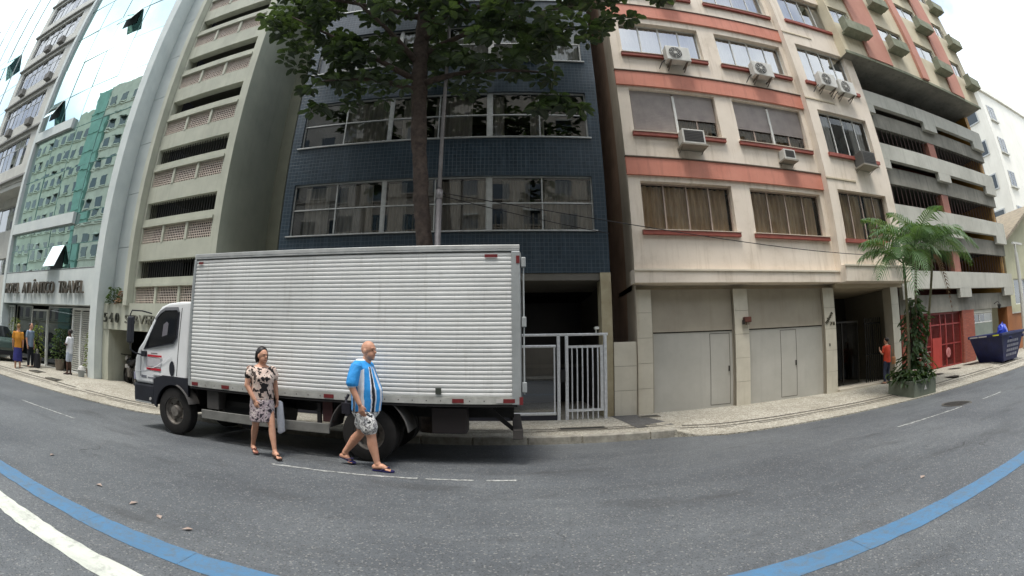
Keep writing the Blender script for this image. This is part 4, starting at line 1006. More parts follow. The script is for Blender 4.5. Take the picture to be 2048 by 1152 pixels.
# ================================================================== buildings across the street (behind the camera, mirrored in the glass)
def opposite(x0, x1, h, col, label, y=-14.0, pitch=2.9, bw=2.6, acs=True, seed=0):
    rr = random.Random(seed)
    t = thing('opposite_building', label, 'building', ((x0 + x1) / 2, y, 0))
    m = mat('opposite_render_%d' % seed, col, tuple(int(c * .88) for c in col), .85, .7, streak=.3)
    MB().box(x0, x1, y - 8, y, 0, h).build('wall', m, t)
    n = int((x1 - x0) / bw); src = None; s2 = None; s3 = None
    for k in range(int((h - 3.4) / pitch)):
        for i in range(n):
            xa = x0 + (x1 - x0) * (i + .5) / n; z = 3.6 + pitch * k
            if src is None:
                src = MB().box(xa - .7, xa + .7, y + .001, y + .05, z, z + 1.4).build('window', mat('opp_glass', (62, 72, 76), rough=.12, spec=.6), t); sx_, sz_ = xa, z
                s2 = MB().box(xa - .8, xa + .8, y + .001, y + .22, z - .18, z - .04).build('sill', m, t)
                s3 = MB().hexa([(xa - .75, y + .001, z + 1.35), (xa + .75, y + .001, z + 1.35), (xa + .75, y + .6, z + 1.05), (xa - .75, y + .6, z + 1.05)], [(xa - .75, y + .001, z + 1.42), (xa + .75, y + .001, z + 1.42), (xa + .75, y + .62, z + 1.12), (xa - .75, y + .62, z + 1.12)]).build('awning', mat('opp_awning', (196, 200, 190)), t)
            else:
                sh = (xa - sx_, 0, z - sz_); piece(src, t, sh); piece(s2, t, sh)
                if rr.random() < .3: piece(s3, t, sh)
        MB().box(x0, x1, y + .001, y + .14, 3.2 + pitch * k, 3.34 + pitch * k).build('string_course', m, t)
    return t
opposite(-88, -59, 34, (196, 200, 184), 'pale many windowed building mirrored at the left of the green hotel glass', y=-15, seed=1)
opposite(-58.8, -55.6, 36, (136, 176, 164), 'narrow green building mirrored as a stripe in the hotel glass', y=-14.2, seed=2, bw=9)
opposite(-55.4, -34, 36, (206, 204, 190), 'cream many windowed building mirrored at the right of the hotel glass', y=-14.5, seed=3)
opposite(-33.5, -13.5, 26, (186, 180, 168), 'beige building across the street between the cream and tan ones', y=-14.5, seed=6)
opposite(-13, 12, 26, (176, 166, 150), 'tan building across the street, faintly mirrored in the blue building windows', y=-14.5, seed=4)
opposite(13, 44, 25, (188, 182, 170), 'grey building across the street beyond the tan one', y=-14.5, seed=5)
# ================================================================== the delivery truck
def alu_side(name):
    m, n, l, b = newmat(name); p = wpos(n, l)
    c = mixc(n, l, ramp(n, l, noise(n, l, p, 1.1, 5), .3, .7), lin((224, 225, 222)), lin((204, 205, 202)))
    c = mixc(n, l, ramp(n, l, noise(n, l, wpos(n, l, (.5, 1, 9)), 2.2, 8, .8), .54, .76, (0, 0, 0), (.5,) * 3), c, lin((150, 152, 148)))
    c = mixc(n, l, ramp(n, l, noise(n, l, p, 7, 8, .85), .60, .70, (0, 0, 0), (.6,) * 3), c, lin((120, 118, 112)))
    c = mixc(n, l, ramp(n, l, noise(n, l, wpos(n, l, (6, 6, .4)), 1.4, 7, .75), .54, .74, (0, 0, 0), (.35,) * 3), c, lin((150, 146, 136)))
    l.new(c, b.inputs['Base Color']); b.inputs['Roughness'].default_value = .58; b.inputs['Metallic'].default_value = 0
    return m
M_ALSIDE = alu_side('corrugated_aluminium')
M_TPOST = mat('truck_post', (176, 180, 180), (156, 160, 160), .45, 4, metallic=.3, streak=.2, stain=(110, 112, 110))
M_TWHITE = mat('truck_white', (226, 228, 228), (216, 218, 218), .28, 2, spec=.5)
M_TBLACK = mat('truck_plastic', (38, 40, 48), (30, 32, 38), .5, 8)
M_CHAS = mat('chassis_black', (34, 32, 32), (24, 23, 23), .7, 5)
M_TYRE = mat('tyre', (40, 38, 37), (30, 29, 28), .85, 9, .2, 60)
M_RIM = mat('steel_rim', (138, 134, 128), (104, 98, 92), .5, 12, metallic=.4, grime=.5, stain=(70, 62, 54))
M_TGLASS = mat('tinted_glass', (20, 22, 26), rough=.06, spec=.6)
M_REDR = mat('red_reflector', (122, 46, 48), (100, 36, 38), .4, 20); M_WHR = mat('white_reflector', (190, 188, 184), rough=.3)
tk = thing('delivery_truck', 'white delivery truck with long ribbed silver box parked at the kerb', 'truck', (-3.0, 7.15, -.03))
TY0, TY1 = 6.15, 8.13; XF, XB = -5.36, .14
zb, zt = .965, 2.985; NR = 33; prof = []
for i in range(NR):
    a = zb + (zt - zb) * i / NR; h = (zt - zb) / NR
    prof += [(TY0 + .002, a), (TY0 - .004, a + h * .22), (TY0 - .006, a + h * .45), (TY0 - .005, a + h * .76), (TY0 + .003, a + h * .90)]
prof += [(TY0 + .006, zt)]
poly = prof + [(TY0 + .05, zt), (TY0 + .05, zb)]
bx = MB(); xs_ = [XF + .05, -4.2, -3.0, -1.86, -.7, XB - .12]
for i in range(5):
    rr = random.Random(i); a, c = xs_[i], xs_[i + 1]
    i0 = len(bx.v); k = len(prof)
    bx.v += [(a, y + (.002 if i % 2 else 0), z) for y, z in prof] + [(c, y + (.002 if i % 2 else 0), z) for y, z in prof]
    for j in range(k - 1): bx.f.append((i0 + j, i0 + k + j, i0 + k + j + 1, i0 + j + 1))
side = bx.build('ribbed_side', M_ALSIDE, tk)
# slight dents in the sheet
for v in side.data.vertices:
    w = v.co + ORG[tk]; v.co.y += .004 * math.sin(w.x * 1.7 + w.z * 2.3) + .003 * math.sin(w.x * 4.1 - w.z * 3)
MB().box(XF + .02, XB - .02, TY0 + .06, TY1, .95, 3.03).build('box_body', M_TPOST, tk)
MB().box(XF, XB, TY0 - .02, TY1 + .02, 3.0, 3.025).box(XF, XB, TY0 - .024, TY0 + .05, 3.026, 3.09).build('top_rail', mat('rail_alu', (206, 208, 206), (180, 182, 180), .4, 5, metallic=.4), tk, bevel=.006)
MB().box(XF, XB, TY0 + .051, TY1, 3.04, 3.06).build('roof_sheet', M_TPOST, tk)
MB().box(XF + .04, XB - .1, TY0 - .018, TY0 + .06, .87, .963).build('bottom_rail', mat('rail_dirty', (186, 186, 180), (150, 150, 144), .5, 6, grime=.5, stain=(90, 86, 80)), tk)
MB().box(XF + .03, XB - .05, TY0 - .01, TY1, .83, .868).build('floor_frame', M_CHAS, tk)
MB().box(XB - .119, XB + .005, TY0 - .022, TY0 + .05, .86, 2.998).build('rear_post', M_TPOST, tk, bevel=.01)
MB().box(XF - .005, XF + .048, TY0 - .022, TY0 + .05, .87, 2.998).build('front_post', M_TPOST, tk, bevel=.01)
MB().box(XB - .019, XB + .02, TY0 + .051, TY1, .9, 2.99).build('rear_door', M_TPOST, tk)
for z in (2.84, 2.0, 1.1):
    h = MB().box(XB + .021, XB + .085, TY0 - .02, TY0 + .05, z - .07, z + .07).build('door_hinge', M_TPOST, tk, bevel=.008)
MB().tube([(XB + .05, TY0 + .03, 1.0), (XB + .05, TY0 + .03, 2.9)], .012, 6).build('door_rod', M_TPOST, tk)
def refl(x, z, w, h=.055, m=M_REDR, y=TY0 - .024): MB().box(x - w / 2, x + w / 2, y, y + .005, z - h / 2, z + h / 2).build('reflector', m, tk)
for x in (-5.2, -4.52, -2.62, -.72, -.02): refl(x, .915, .16 if x > -5 else .14)
refl(-.15, .915, .09, m=M_WHR); refl(-.26, 2.93, .18, .045); refl(-5.2, 2.93, .1, .04)
MB().box(XB - .02, XB + .03, TY0 - .03, TY0 - .024, .86, .97).build('tail_light', M_REDR, tk)
MB().box(XB - .05, XB + .0, TY0 - .028, TY0 - .023, 2.82, 2.93).build('corner_light', M_REDR, tk)
MB().box(-1.03, -.95, TY0 - .03, TY0 - .017, 1.0, 1.09).build('latch', mat('latch_green', (60, 66, 58)), tk)
mb = MB()
for i in range(27): x = XF + .2 + i * .2; mb.box(x - .008, x + .008, TY0 - .021, TY0 - .018, .905, .921)
o = mb.build('rivets', mat('rivet', (96, 94, 90)), tk); o['kind'] = 'stuff'
# chassis, axles, tank, guards
for y in (6.78, 7.5): MB().box(-6.5, .05, y, y + .08, .60, .80).build('chassis_rail', M_CHAS, tk)
for x in (-4.9, -3.8, -2.7, -1.3, -.3): MB().box(x, x + .1, 6.25, 8.05, .801, .829).build('cross_member', M_CHAS, tk)
MB().box(-5.3, .0, 7.2, 7.24, .55, .8).build('inner_panel', M_CHAS, tk)
MB().tube([(-4.75, 6.62, .58), (-3.5, 6.62, .58)], .22, 16).build('fuel_tank', mat('tank_black', (30, 30, 32), rough=.4), tk)
MB().box(-1.12, -.62, 6.3, 6.7, .42, .80).build('tool_box', mat('toolbox_dark', (52, 46, 46), grime=.4), tk, bevel=.015)
MB().tube([(-4.3, 7.0, .20), (-4.3, 7.0, .36)], .40, 22).build('spare_wheel', M_TYRE, tk)
MB().box(-5.09, -2.64, 6.17, 6.205, .35, .50).build('side_guard', mat('guard_grey', (128, 128, 124), (106, 106, 102), .6, 5, grime=.3), tk, bevel=.008)
for x in (-4.95, -3.9, -2.85): MB().box(x, x + .06, 6.206, 6.26, .36, .80).build('guard_bracket', M_CHAS, tk)
MB().box(-4.98, -4.72, 6.2, 6.42, .52, .82).build('battery_box', mat('battery_grey', (74, 72, 70), grime=.4), tk, bevel=.01)
MB().box(-2.76, -2.6, 6.22, 6.26, .52, .86).build('guard_post', mat('post_red', (70, 42, 42)), tk)
def arch(name, a0, a1, c, r, y0, y1, m, th=.015):
    mb = MB(); n = 12
    for i in range(n):
        p, q = a0 + (a1 - a0) * i / n, a0 + (a1 - a0) * (i + 1) / n
        f = lambda t, s, y: (c[0] + s * math.cos(t), y, c[1] + s * math.sin(t))
        mb.hexa([f(p, r, y0), f(q, r, y0), f(q, r, y1), f(p, r, y1)], [f(p, r + th, y0), f(q, r + th, y0), f(q, r + th, y1), f(p, r + th, y1)])
    return mb.build(name, m, tk)
M_MUD = mat('mud_guard', (104, 102, 100), (82, 80, 78), .6, 6, grime=.4)
arch('mudguard', R(8), R(52), (-2.03, .36), .60, 6.16, 6.72, M_MUD); arch('mudguard', R(128), R(172), (-2.03, .36), .60, 6.16, 6.72, M_MUD)
def wheel(x, y, z, inner=False, r=.41, w=.23):
    t = MB().wheel((x, y + w / 2, z), r, w, 32, r_in=.24).build('tyre', M_TYRE, tk)
    autosmooth(t, 35)
    rim = MB(); n = 28; yy = y
    # dished steel rim, lip outwards
    secs = [(.245, .02), (.245, -.002), (.225, -.004), (.205, .05), (.13, .07), (.10, .03), (.09, -.01), (.0, -.012)] if not inner else [(.245, .0), (.23, .0), (.21, .10), (.12, .12), (.1, .06), (.0, .06)]
    i0 = len(rim.v)
    for q, o_ in secs:
        for j in range(n): rim.v.append((x + max(q, .004) * math.cos(2 * math.pi * j / n), yy + o_ + .02, z + max(q, .004) * math.sin(2 * math.pi * j / n)))
    for s in range(len(secs) - 1):
        for j in range(n): rim.f.append((i0 + s * n + j, i0 + s * n + (j + 1) % n, i0 + (s + 1) * n + (j + 1) % n, i0 + (s + 1) * n + j))
    ro = rim.build('rim', M_RIM, t); autosmooth(ro, 35)
    for j in range(6):
        a = j * math.pi / 3 + .3; MB().tube([(x + .165 * math.cos(a), yy + .085, z + .165 * math.sin(a)), (x + .165 * math.cos(a), yy + .045, z + .165 * math.sin(a))], .018, 8).build('wheel_nut', mat('nut_dark', (82, 76, 70)), t)
wheel(-5.79, 6.20, .385); wheel(-2.03, 6.20, .385, True); wheel(-2.03, 6.48, .385); wheel(-5.79, 7.84, .345); wheel(-2.03, 7.84, .345); wheel(-2.03, 7.56, .345)
MB().tube([(-2.03, 6.3, .385), (-2.03, 7.95, .36)], .09, 10).build('axle', M_CHAS, tk); MB().tube([(-5.79, 6.3, .385), (-5.79, 7.95, .36)], .07, 10).build('axle', M_CHAS, tk)
MB().box(.03, .17, 6.22, 8.05, .36, .50).build('rear_bumper', mat('bumper_grey', (70, 66, 64), (52, 50, 48), grime=.4), tk, bevel=.01)
for y in (6.5, 7.6): MB().hexa([(.02, y, .44), (.1, y, .44), (.1, y + .07, .44), (.02, y + .07, .44)], [(-.42, y, .80), (-.30, y, .80), (-.30, y + .07, .80), (-.42, y + .07, .80)]).build('bumper_strut', M_CHAS, tk)
# cab
prof = [(-6.86, .80), (-6.905, 1.0), (-6.87, 1.25), (-6.79, 1.42), (-6.66, 1.56), (-6.36, 2.08), (-6.24, 2.20), (-6.05, 2.265), (-5.75, 2.295), (-5.44, 2.30), (-5.44, .93), (-6.30, .93), (-6.32, .80)]
cabm = MB().prism_y(prof, 6.18, 8.12)
cabm.v = [(x, (y + max(0, z - 1.45) * .10 if y < 7 else y - max(0, z - 1.45) * .10), z) for x, y, z in cabm.v]
cab = cabm.build('cab', M_TWHITE, tk, bevel=.045); cab.modifiers['bevel'].segments = 3; cab.modifiers['bevel'].angle_limit = R(50)
def sidepoly(name, pts, m, dy=.008, par=cab, th=.008):
    mb = MB().prism_y(pts, 6.18 - dy, 6.18 - dy + th); mb.v = [(x, y + max(0, z - 1.45) * .10, z) for x, y, z in mb.v]; return mb.build(name, m, par)
sidepoly('window_seal', [(-6.62, 1.41), (-5.80, 1.55), (-5.72, 1.66), (-5.72, 2.10), (-5.78, 2.16), (-6.10, 2.15), (-6.24, 2.08), (-6.34, 1.95)], M_TBLACK, .006)
sw = sidepoly('side_window', [(-6.575, 1.445), (-5.82, 1.575), (-5.755, 1.66), (-5.755, 2.08), (-5.80, 2.12), (-6.09, 2.115), (-6.21, 2.05), (-6.31, 1.93)], M_TGLASS, .010)
sidepoly('head_rest', [(-6.12, 1.66), (-5.98, 1.70), (-5.98, 1.90), (-6.03, 1.93), (-6.11, 1.88)], mat('seat_grey', (104, 102, 108)), .0112, sw, .001)
sidepoly('rain_visor', [(-6.36, 1.98), (-6.24, 2.12), (-6.10, 2.185), (-5.76, 2.195), (-5.72, 2.12), (-5.74, 2.10), (-5.79, 2.14), (-6.10, 2.13), (-6.22, 2.07), (-6.34, 1.95)], mat('visor_grey', (120, 122, 126), rough=.2), .022)
sidepoly('door_seam', [(-5.70, 1.0), (-5.692, 1.0), (-5.672, 2.18), (-5.68, 2.18)], M_TBLACK, .004)
sidepoly('door_seam', [(-6.70, .92), (-6.692, .92), (-6.692, 1.40), (-6.70, 1.40)], M_TBLACK, .004)
for z0, z1, x0, x1 in ((1.29, 1.325, -6.50, -6.10), (1.05, 1.09, -6.52, -6.12)): sidepoly('red_stripe', [(x0, z0), (x1, z0), (x1, z1), (x0, z1)], mat('stripe_red', (196, 44, 58), rough=.35), .006)
sidepoly('grey_stripe', [(-6.40, 1.345), (-6.22, 1.345), (-6.22, 1.36), (-6.40, 1.36)], M_TBLACK, .006)
sidepoly('door_print', [(-6.54, 1.12), (-6.12, 1.12), (-6.12, 1.27), (-6.54, 1.27)], mat('print_grey', (196, 194, 196), (182, 180, 184), .5, 20), .0055)
c0 = [(-6.86 + 1.02 * t, 1.0 + .02 * t + .34 * t ** 2.2) for t in [i / 12 for i in range(13)]]
sidepoly('white_crease', [(x, z) for x, z in c0] + [(x, z + .016) for x, z in reversed(c0)], mat('crease_white', (246, 246, 248), rough=.2), .006, cab, .004)
sidepoly('badge', [(-6.67, .90), (-6.52, .90), (-6.52, .945), (-6.67, .945)], mat('badge_grey', (120, 122, 130)), .006); sidepoly('badge', [(-6.48, .905), (-6.20, .905), (-6.20, .925), (-6.48, .925)], mat('badge_grey', (120, 122, 130)), .006)
v_ = [(-5.81 + .075 * math.cos(a) * (1.0 if math.cos(a) < 0 else .75), 1.12 + .13 * math.sin(a)) for a in [2 * math.pi * i / 16 for i in range(16)]]
sidepoly('air_vent', v_, M_TBLACK, .009); sidepoly('air_vent', [(-5.88, .955), (-5.75, .955), (-5.75, .975), (-5.88, .975)], M_TBLACK, .007)
MB().quad((-6.645, 6.32, 1.60), (-6.645, 7.98, 1.60), (-6.385, 7.93, 2.05), (-6.385, 6.37, 2.05)).build('windscreen', M_TGLASS, cab)
MB().box(-6.93, -6.30, 6.19, 8.1, .43, .80).build('bumper', M_TBLACK, tk, bevel=.05)
MB().box(-6.86, -6.40, 6.175, 6.19, .445, .47).build('step_trim', M_TPOST, tk)
MB().box(-6.92, -6.86, 6.185, 6.4, .84, .98).build('headlight', mat('lamp_lens', (150, 150, 170), rough=.1), cab, bevel=.01)
MB().wheel((-6.42, 6.183, .53), .028, .02, 12).build('tow_cap', M_WHR, tk)
# black wheel arch around the front wheel
pts = [(-6.31, .45), (-6.31, .90), (-6.05, .985), (-5.40, .985), (-5.40, .60)] + [(-5.79 + .455 * math.cos(a), .385 + .455 * math.sin(a)) for a in [R(28 + i * (150 - 28 + 28) / 14) for i in range(15)]]
MB().prism_y(pts, 6.165, 6.215).build('wheel_arch', M_TBLACK, tk)
MB().box(-6.30, -5.40, 6.45, 7.9, .5, .93).build('inner_arch', M_CHAS, tk)
arch('mudguard', R(20), R(75), (-5.79, .385), .47, 6.12, 6.42, M_MUD)
# mirror
mr_ = MB().box(-6.90, -6.72, 5.93, 6.0, 1.50, 1.98).build('mirror', M_TBLACK, tk, bevel=.03)
MB().tube([(-6.42, 6.18, 2.06), (-6.55, 6.02, 2.09), (-6.80, 5.97, 2.09), (-6.84, 5.965, 2.02), (-6.82, 5.965, 1.95)], .013, 6).build('mirror_arm', M_TBLACK, mr_)
MB().tube([(-6.82, 5.965, 1.55), (-6.80, 5.98, 1.38), (-6.72, 6.04, 1.33), (-6.56, 6.17, 1.30)], .015, 6).build('mirror_arm', M_TBLACK, mr_)
MB().box(-6.62, -6.52, 6.12, 6.19, 1.28, 1.38).build('mirror_mount', M_TBLACK, mr_)
# ================================================================== street tree, lamp post, cables
M_BARK = mat('tree_bark', (88, 76, 68), (54, 46, 42), .95, 9, .9, 14, streak=.4, stain=(58, 46, 40))
def leafm(name, a, b_, back=(70, 92, 44), tr=.25):
    m, n, l, b = newmat(name)
    oi = n.new('ShaderNodeNewGeometry')
    c = mixc(n, l, ramp(n, l, noise(n, l, wpos(n, l), 2.4, 4), .32, .7), lin(a), lin(b_))
    l.new(c, b.inputs['Base Color']); b.inputs['Roughness'].default_value = .5
    t = n.new('ShaderNodeBsdfTranslucent'); t.inputs['Color'].default_value = (*lin(back), 1)
    ms = n.new('ShaderNodeMixShader'); ms.inputs['Fac'].default_value = tr
    l.new(b.outputs[0], ms.inputs[1]); l.new(t.outputs[0], ms.inputs[2]); l.new(ms.outputs[0], n['Material Output'].inputs['Surface'])
    return m
M_LEAF = leafm('broad_leaf', (58, 72, 48), (40, 52, 36), (92, 116, 50), .22)
M_PALM = leafm('palm_leaf', (84, 112, 68), (56, 84, 52), (116, 152, 70))
M_LEAF2 = leafm('shrub_leaf', (62, 84, 48), (42, 60, 36), (100, 130, 50))
M_DRYF = leafm('dead_frond', (136, 112, 92), (104, 84, 70), (150, 120, 80))
rr = random.Random(21)
tr = thing('street_tree', 'tall broad leaved street tree rising behind the truck box', 'tree', (-1.55, 8.75, .05))
tpts = [(-1.55, 8.75, .02), (-1.58, 8.75, 1.5), (-1.72, 8.7, 3.8), (-1.83, 8.66, 4.8), (-1.93, 8.62, 5.9), (-2.08, 8.6, 7.9), (-2.14, 8.6, 9.4), (-2.2, 8.6, 11.2), (-2.1, 8.6, 13.0)]
def knotty(pts, rads, n, jit, rq):
    P, r_ = [], []
    for i in range(len(pts) - 1):
        for k in range(8):
            t = k / 8; P.append(tuple(Vector(pts[i]).lerp(Vector(pts[i + 1]), t) + Vector((rq.uniform(-jit, jit), rq.uniform(-jit, jit), 0)))); r_.append((rads[i] * (1 - t) + rads[i + 1] * t) * rq.uniform(.93, 1.08))
    P.append(pts[-1]); r_.append(rads[-1]); return P, r_
_tp, _tr = knotty(tpts, [.24, .18, .165, .16, .165, .19, .17, .12, .05], 14, .012, random.Random(6))
trk = MB().tube(_tp, _tr, 14).build('trunk', M_BARK, tr, smooth=True)
clumps = []   # (x, y, z, r) of leaf masses at the ends of limbs
limbs = [((-2.08, 8.6, 7.7), (-3.6, 8.2, 8.6), (-5.6, 7.9, 9.9)), ((-2.05, 8.6, 7.4), (-3.0, 8.1, 7.7), (-4.3, 7.9, 7.5)), ((-2.1, 8.6, 8.2), (-2.9, 7.7, 9.0), (-3.6, 7.0, 9.3)),
         ((-2.1, 8.6, 8.5), (-.6, 8.2, 9.2), (1.6, 8.0, 9.6)), ((-2.08, 8.6, 7.6), (-.9, 8.3, 7.9), (.9, 8.1, 7.5)), ((-2.12, 8.6, 8.9), (-1.2, 7.8, 9.8), (.2, 7.0, 10.0)),
         ((-2.15, 8.6, 9.6), (0, 8.6, 10.6), (3.2, 8.4, 10.6)), ((-2.15, 8.6, 9.8), (-4.2, 8.6, 10.8), (-6.0, 8.5, 11.4)), ((-2.18, 8.6, 10.5), (-2.5, 7.4, 11.5), (-2.6, 6.6, 12.0)), ((-2.1, 8.6, 11.5), (-.5, 8.9, 12.5), (1.2, 9, 13))]
for a, b_, c in limbs:
    q = [tuple(Vector(a) * (1 - t) ** 2 + Vector(b_) * 2 * t * (1 - t) + Vector(c) * t * t) for t in [i / 6 for i in range(7)]]
    MB().tube(q, [.085, .075, .06, .05, .04, .03, .015], 8).build('limb', M_BARK, tr, smooth=True)
fixed = [(-6.1, 8.0, 10.1, .55), (-6.2, 8.1, 10.9, .6), (-5.6, 8.0, 9.4, .5), (-5.2, 8.0, 8.7, .45), (-5.0, 8.0, 8.15, .35), (-4.6, 8.1, 7.5, .35), (-4.4, 8.1, 6.95, .25), (-4.1, 8.1, 7.6, .4), (-3.6, 8.1, 7.6, .32), (-3.1, 8.0, 7.45, .35),
         (-2.6, 8.0, 7.5, .4), (-1.2, 8.0, 7.6, .4), (-.4, 8.0, 7.75, .45), (.3, 8.0, 7.7, .4), (.9, 8.1, 7.2, .35), (1.15, 8.1, 6.75, .34), (1.4, 8.1, 6.5, .22), (.7, 8.1, 6.6, .25),
         (1.9, 8.1, 8.7, .45), (2.4, 8.1, 9.1, .45), (2.85, 8.2, 9.5, .4), (1.3, 8.0, 9.0, .5), (3.3, 8.3, 10.6, .45), (4.0, 8.3, 10.7, .3), (2.2, 8.2, 10.2, .6), (-4.7, 8.0, 9.7, .6), (-4.4, 8.1, 8.9, .5), (-3.7, 8.0, 8.5, .5)]
clumps += fixed
for i in range(165):  # upper crown out of view, extended to shade the leaves below
    x = rr.uniform(-6.2, 2.8); z = 8.5 + rr.random() * 6.4; y = rr.uniform(6.4, 10.0)
    e = ((x + 1.8) / 4.7) ** 2 + ((z - 11.2) / 3.6) ** 2
    if e > 1: continue
    if z < 9.6 and rr.random() < (.6 if x < -3.2 else .4): continue
    clumps.append((x, y, z, rr.uniform(.4, .65)))
for i in range(24): clumps.append((rr.uniform(-4.6, .9), rr.uniform(7.2, 9.6), rr.uniform(7.9, 8.6), rr.uniform(.3, .45)))
mb = MB()
def leaf(mb, p, d, L, W, rr, droop=.25):
    d = d.normalized(); s = d.cross(Vector((0, 0, 1))); s = s.normalized() if s.length > .05 else Vector((1, 0, 0)); u = s.cross(d)
    f = lambda a, w, h: tuple(p + d * (L * a) + s * (W * w) + u * h - Vector((0, 0, droop * L * a * a)))
    c = W * .16
    mb.quad(f(0, 0, 0), f(.35, .34, c), f(.68, .5, c), f(.92, .28, c * .6), f(1, 0, 0)); mb.quad(f(0, 0, 0), f(1, 0, 0), f(.92, -.28, c * .6), f(.68, -.5, c), f(.35, -.34, c))
for cx, cy, cz, r_ in clumps:
    for _ in range(max(3, int(r_ * 9.5))):
        o_ = Vector((rr.gauss(0, .5), rr.gauss(0, .5), rr.gauss(0, .42))) * r_; base = Vector((cx, cy, cz)) + o_
        ax = Vector((rr.gauss(0, .4), rr.gauss(0, .4), .5)); a0 = rr.random() * 6.28
        for k in range(rr.randint(6, 9)):
            a = a0 + k * 2.4; d = Vector((math.cos(a), math.sin(a), rr.uniform(-.35, .35))) + ax * .3
            L = rr.uniform(.18, .32); leaf(mb, base + d.normalized() * .04, d, L, L * .62, rr, rr.uniform(.1, .5))
cr = mb.build('crown', M_LEAF, tr); cr['kind'] = 'stuff'
# slim lamp post
lp = thing('lamp_post', 'slim grey lamp post standing beside the tree trunk', 'lamp post', (-1.43, 8.55, .05))
M_POST = mat('galvanised_post', (146, 142, 142), (122, 118, 118), .5, 6, metallic=.4, streak=.3, stain=(92, 84, 80))
MB().tube([(-1.43, 8.55, .03), (-1.43, 8.55, 4.7)], .062, 12).build('lower_shaft', M_POST, lp, smooth=True)
MB().tube([(-1.43, 8.55, 4.7), (-1.43, 8.55, 4.9)], .072, 12).build('collar', M_POST, lp, smooth=True)
MB().tube([(-1.43, 8.55, 4.9), (-1.43, 8.55, 8.8), (-1.43, 8.3, 9.6), (-1.43, 7.6, 10.0)], [.045, .04, .035, .03], 10).build('upper_shaft', M_POST, lp, smooth=True)
MB().box(-1.53, -1.33, 7.0, 7.6, 9.93, 10.05).build('lamp_head', M_POST, lp, bevel=.03)
M_CABLE = mat('cable_black', (34, 33, 33), rough=.7)
def cable(p0, p1, sag, label, r_=.010):
    a, b_ = Vector(p0), Vector(p1); q = [tuple(a.lerp(b_, t) - Vector((0, 0, sag * 4 * t * (1 - t)))) for t in [i / 24 for i in range(25)]]
    tag(MB().tube(q, r_, 5).build('overhead_cable', M_CABLE, org=a), label, 'cable')
cable((-1.43, 8.6, 4.86), (13.0, 10.4, 4.15), .42, 'thin black cable slung across the fronts from the lamp post')
cable((-1.43, 8.6, 4.80), (2.5, 10.55, 4.52), .06, 'short thin cable from lamp post to the blue building corner')

# ================================================================== plant box with palms
M_PLANT = mat('green_grey_planter', (112, 118, 104), (92, 98, 86), .8, 2, .1, 30, grime=.4, stain=(66, 70, 60))
pb = thing('plant_box', 'grey green concrete plant box at the kerb with a small white triangle mark', 'planter', (10.3, 8.1, 0))
zp = pave_z(10.3, 8.1)
x0, x1, y0, y1 = 9.76, 10.82, 7.70, 8.68
for a in ((x0, x1, y0, y0 + .08), (x0, x1, y1 - .08, y1), (x0, x0 + .08, y0 + .08, y1 - .08), (x1 - .08, x1, y0 + .08, y1 - .08)): MB().box(*a, -.06, .36).build('side_panel', M_PLANT, pb, bevel=.01)
MB().box(x0 + .08, x1 - .08, y0 + .08, y1 - .08, -.05, .30).build('soil', mat('soil', (62, 50, 40), (44, 36, 30), .95, 20, .4, 40), pb)
MB().prism_y([(10.22, .10), (10.36, .10), (10.29, .22)], y0 - .004, y0 - .001).build('triangle_mark', M_WHR, pb)
def frond(mb, base, dirv, L, lift, droop, w=.56, n=22, rr=rr):
    d = Vector(dirv).normalized(); base = Vector(base); pts = []
    for i in range(n + 1):
        t = i / n; pts.append(base + d * (L * t * (1 - .12 * t)) + Vector((0, 0, lift * 1.02 * t - droop * 1.25 * t * t)))
    mb.tube([tuple(p) for p in pts[::4] + [pts[-1]]], [.014 * (1 - .8 * i / (len(pts[::4]))) for i in range(len(pts[::4]) + 1)], 5)
    for i in range(3, n + 1):
        t = i / n; tang = (pts[i] - pts[i - 1]).normalized(); s = tang.cross(Vector((0, 0, 1))).normalized(); u = s.cross(tang)
        ll = w * (math.sin(math.pi * min(1, .18 + .8 * t)) ** .7) * rr.uniform(.9, 1.1)
        for sg in (-1, 1):
            q = (s * sg + tang * (.55 + .5 * t) + u * .22).normalized(); tip = pts[i] + q * ll - Vector((0, 0, ll * rr.uniform(.35, .85))); mid = pts[i] + q * ll * .55 - Vector((0, 0, ll * .10))
            wd = tang * .021
            mb.quad(pts[i] - wd, mid - wd * 1.1, tip, mid + wd * 1.1, pts[i] + wd)
def palm(base, top, label, angs, L=1.55, dead=None):
    t = thing('palm', label, 'palm', base, 'palms in the plant box')
    b_, c = Vector(base), Vector(top); mid = b_.lerp(c, .5) + Vector((-.03, 0, 0))
    q = [tuple(b_ * (1 - s) ** 2 + mid * 2 * s * (1 - s) + c * s * s) for s in [i / 8 for i in range(9)]]
    MB().tube(q, [.055, .052, .05, .046, .044, .042, .04, .042, .03], 10).build('trunk', mat('palm_trunk', (124, 118, 92), (96, 92, 70), .8, 14, .2, 30), t, smooth=True)
    MB().tube([tuple(c - Vector((0, 0, .02))), tuple(c + Vector((.02, 0, .45)))], [.05, .028], 8).build('crownshaft', M_PALM, t, smooth=True)
    for i, (az, lift, dr, k) in enumerate(angs):
        mb = MB(); frond(mb, c + Vector((0, 0, .35)), (math.cos(R(az)), math.sin(R(az)), 0), L * k, lift, dr); mb.build('frond', M_PALM, t)
    if dead:
        mb = MB(); frond(mb, c + Vector((.02, 0, .1)), (math.cos(R(dead)), math.sin(R(dead)), 0), .75, .25, 1.5, .2); mb.build('dead_frond', M_DRYF, t)
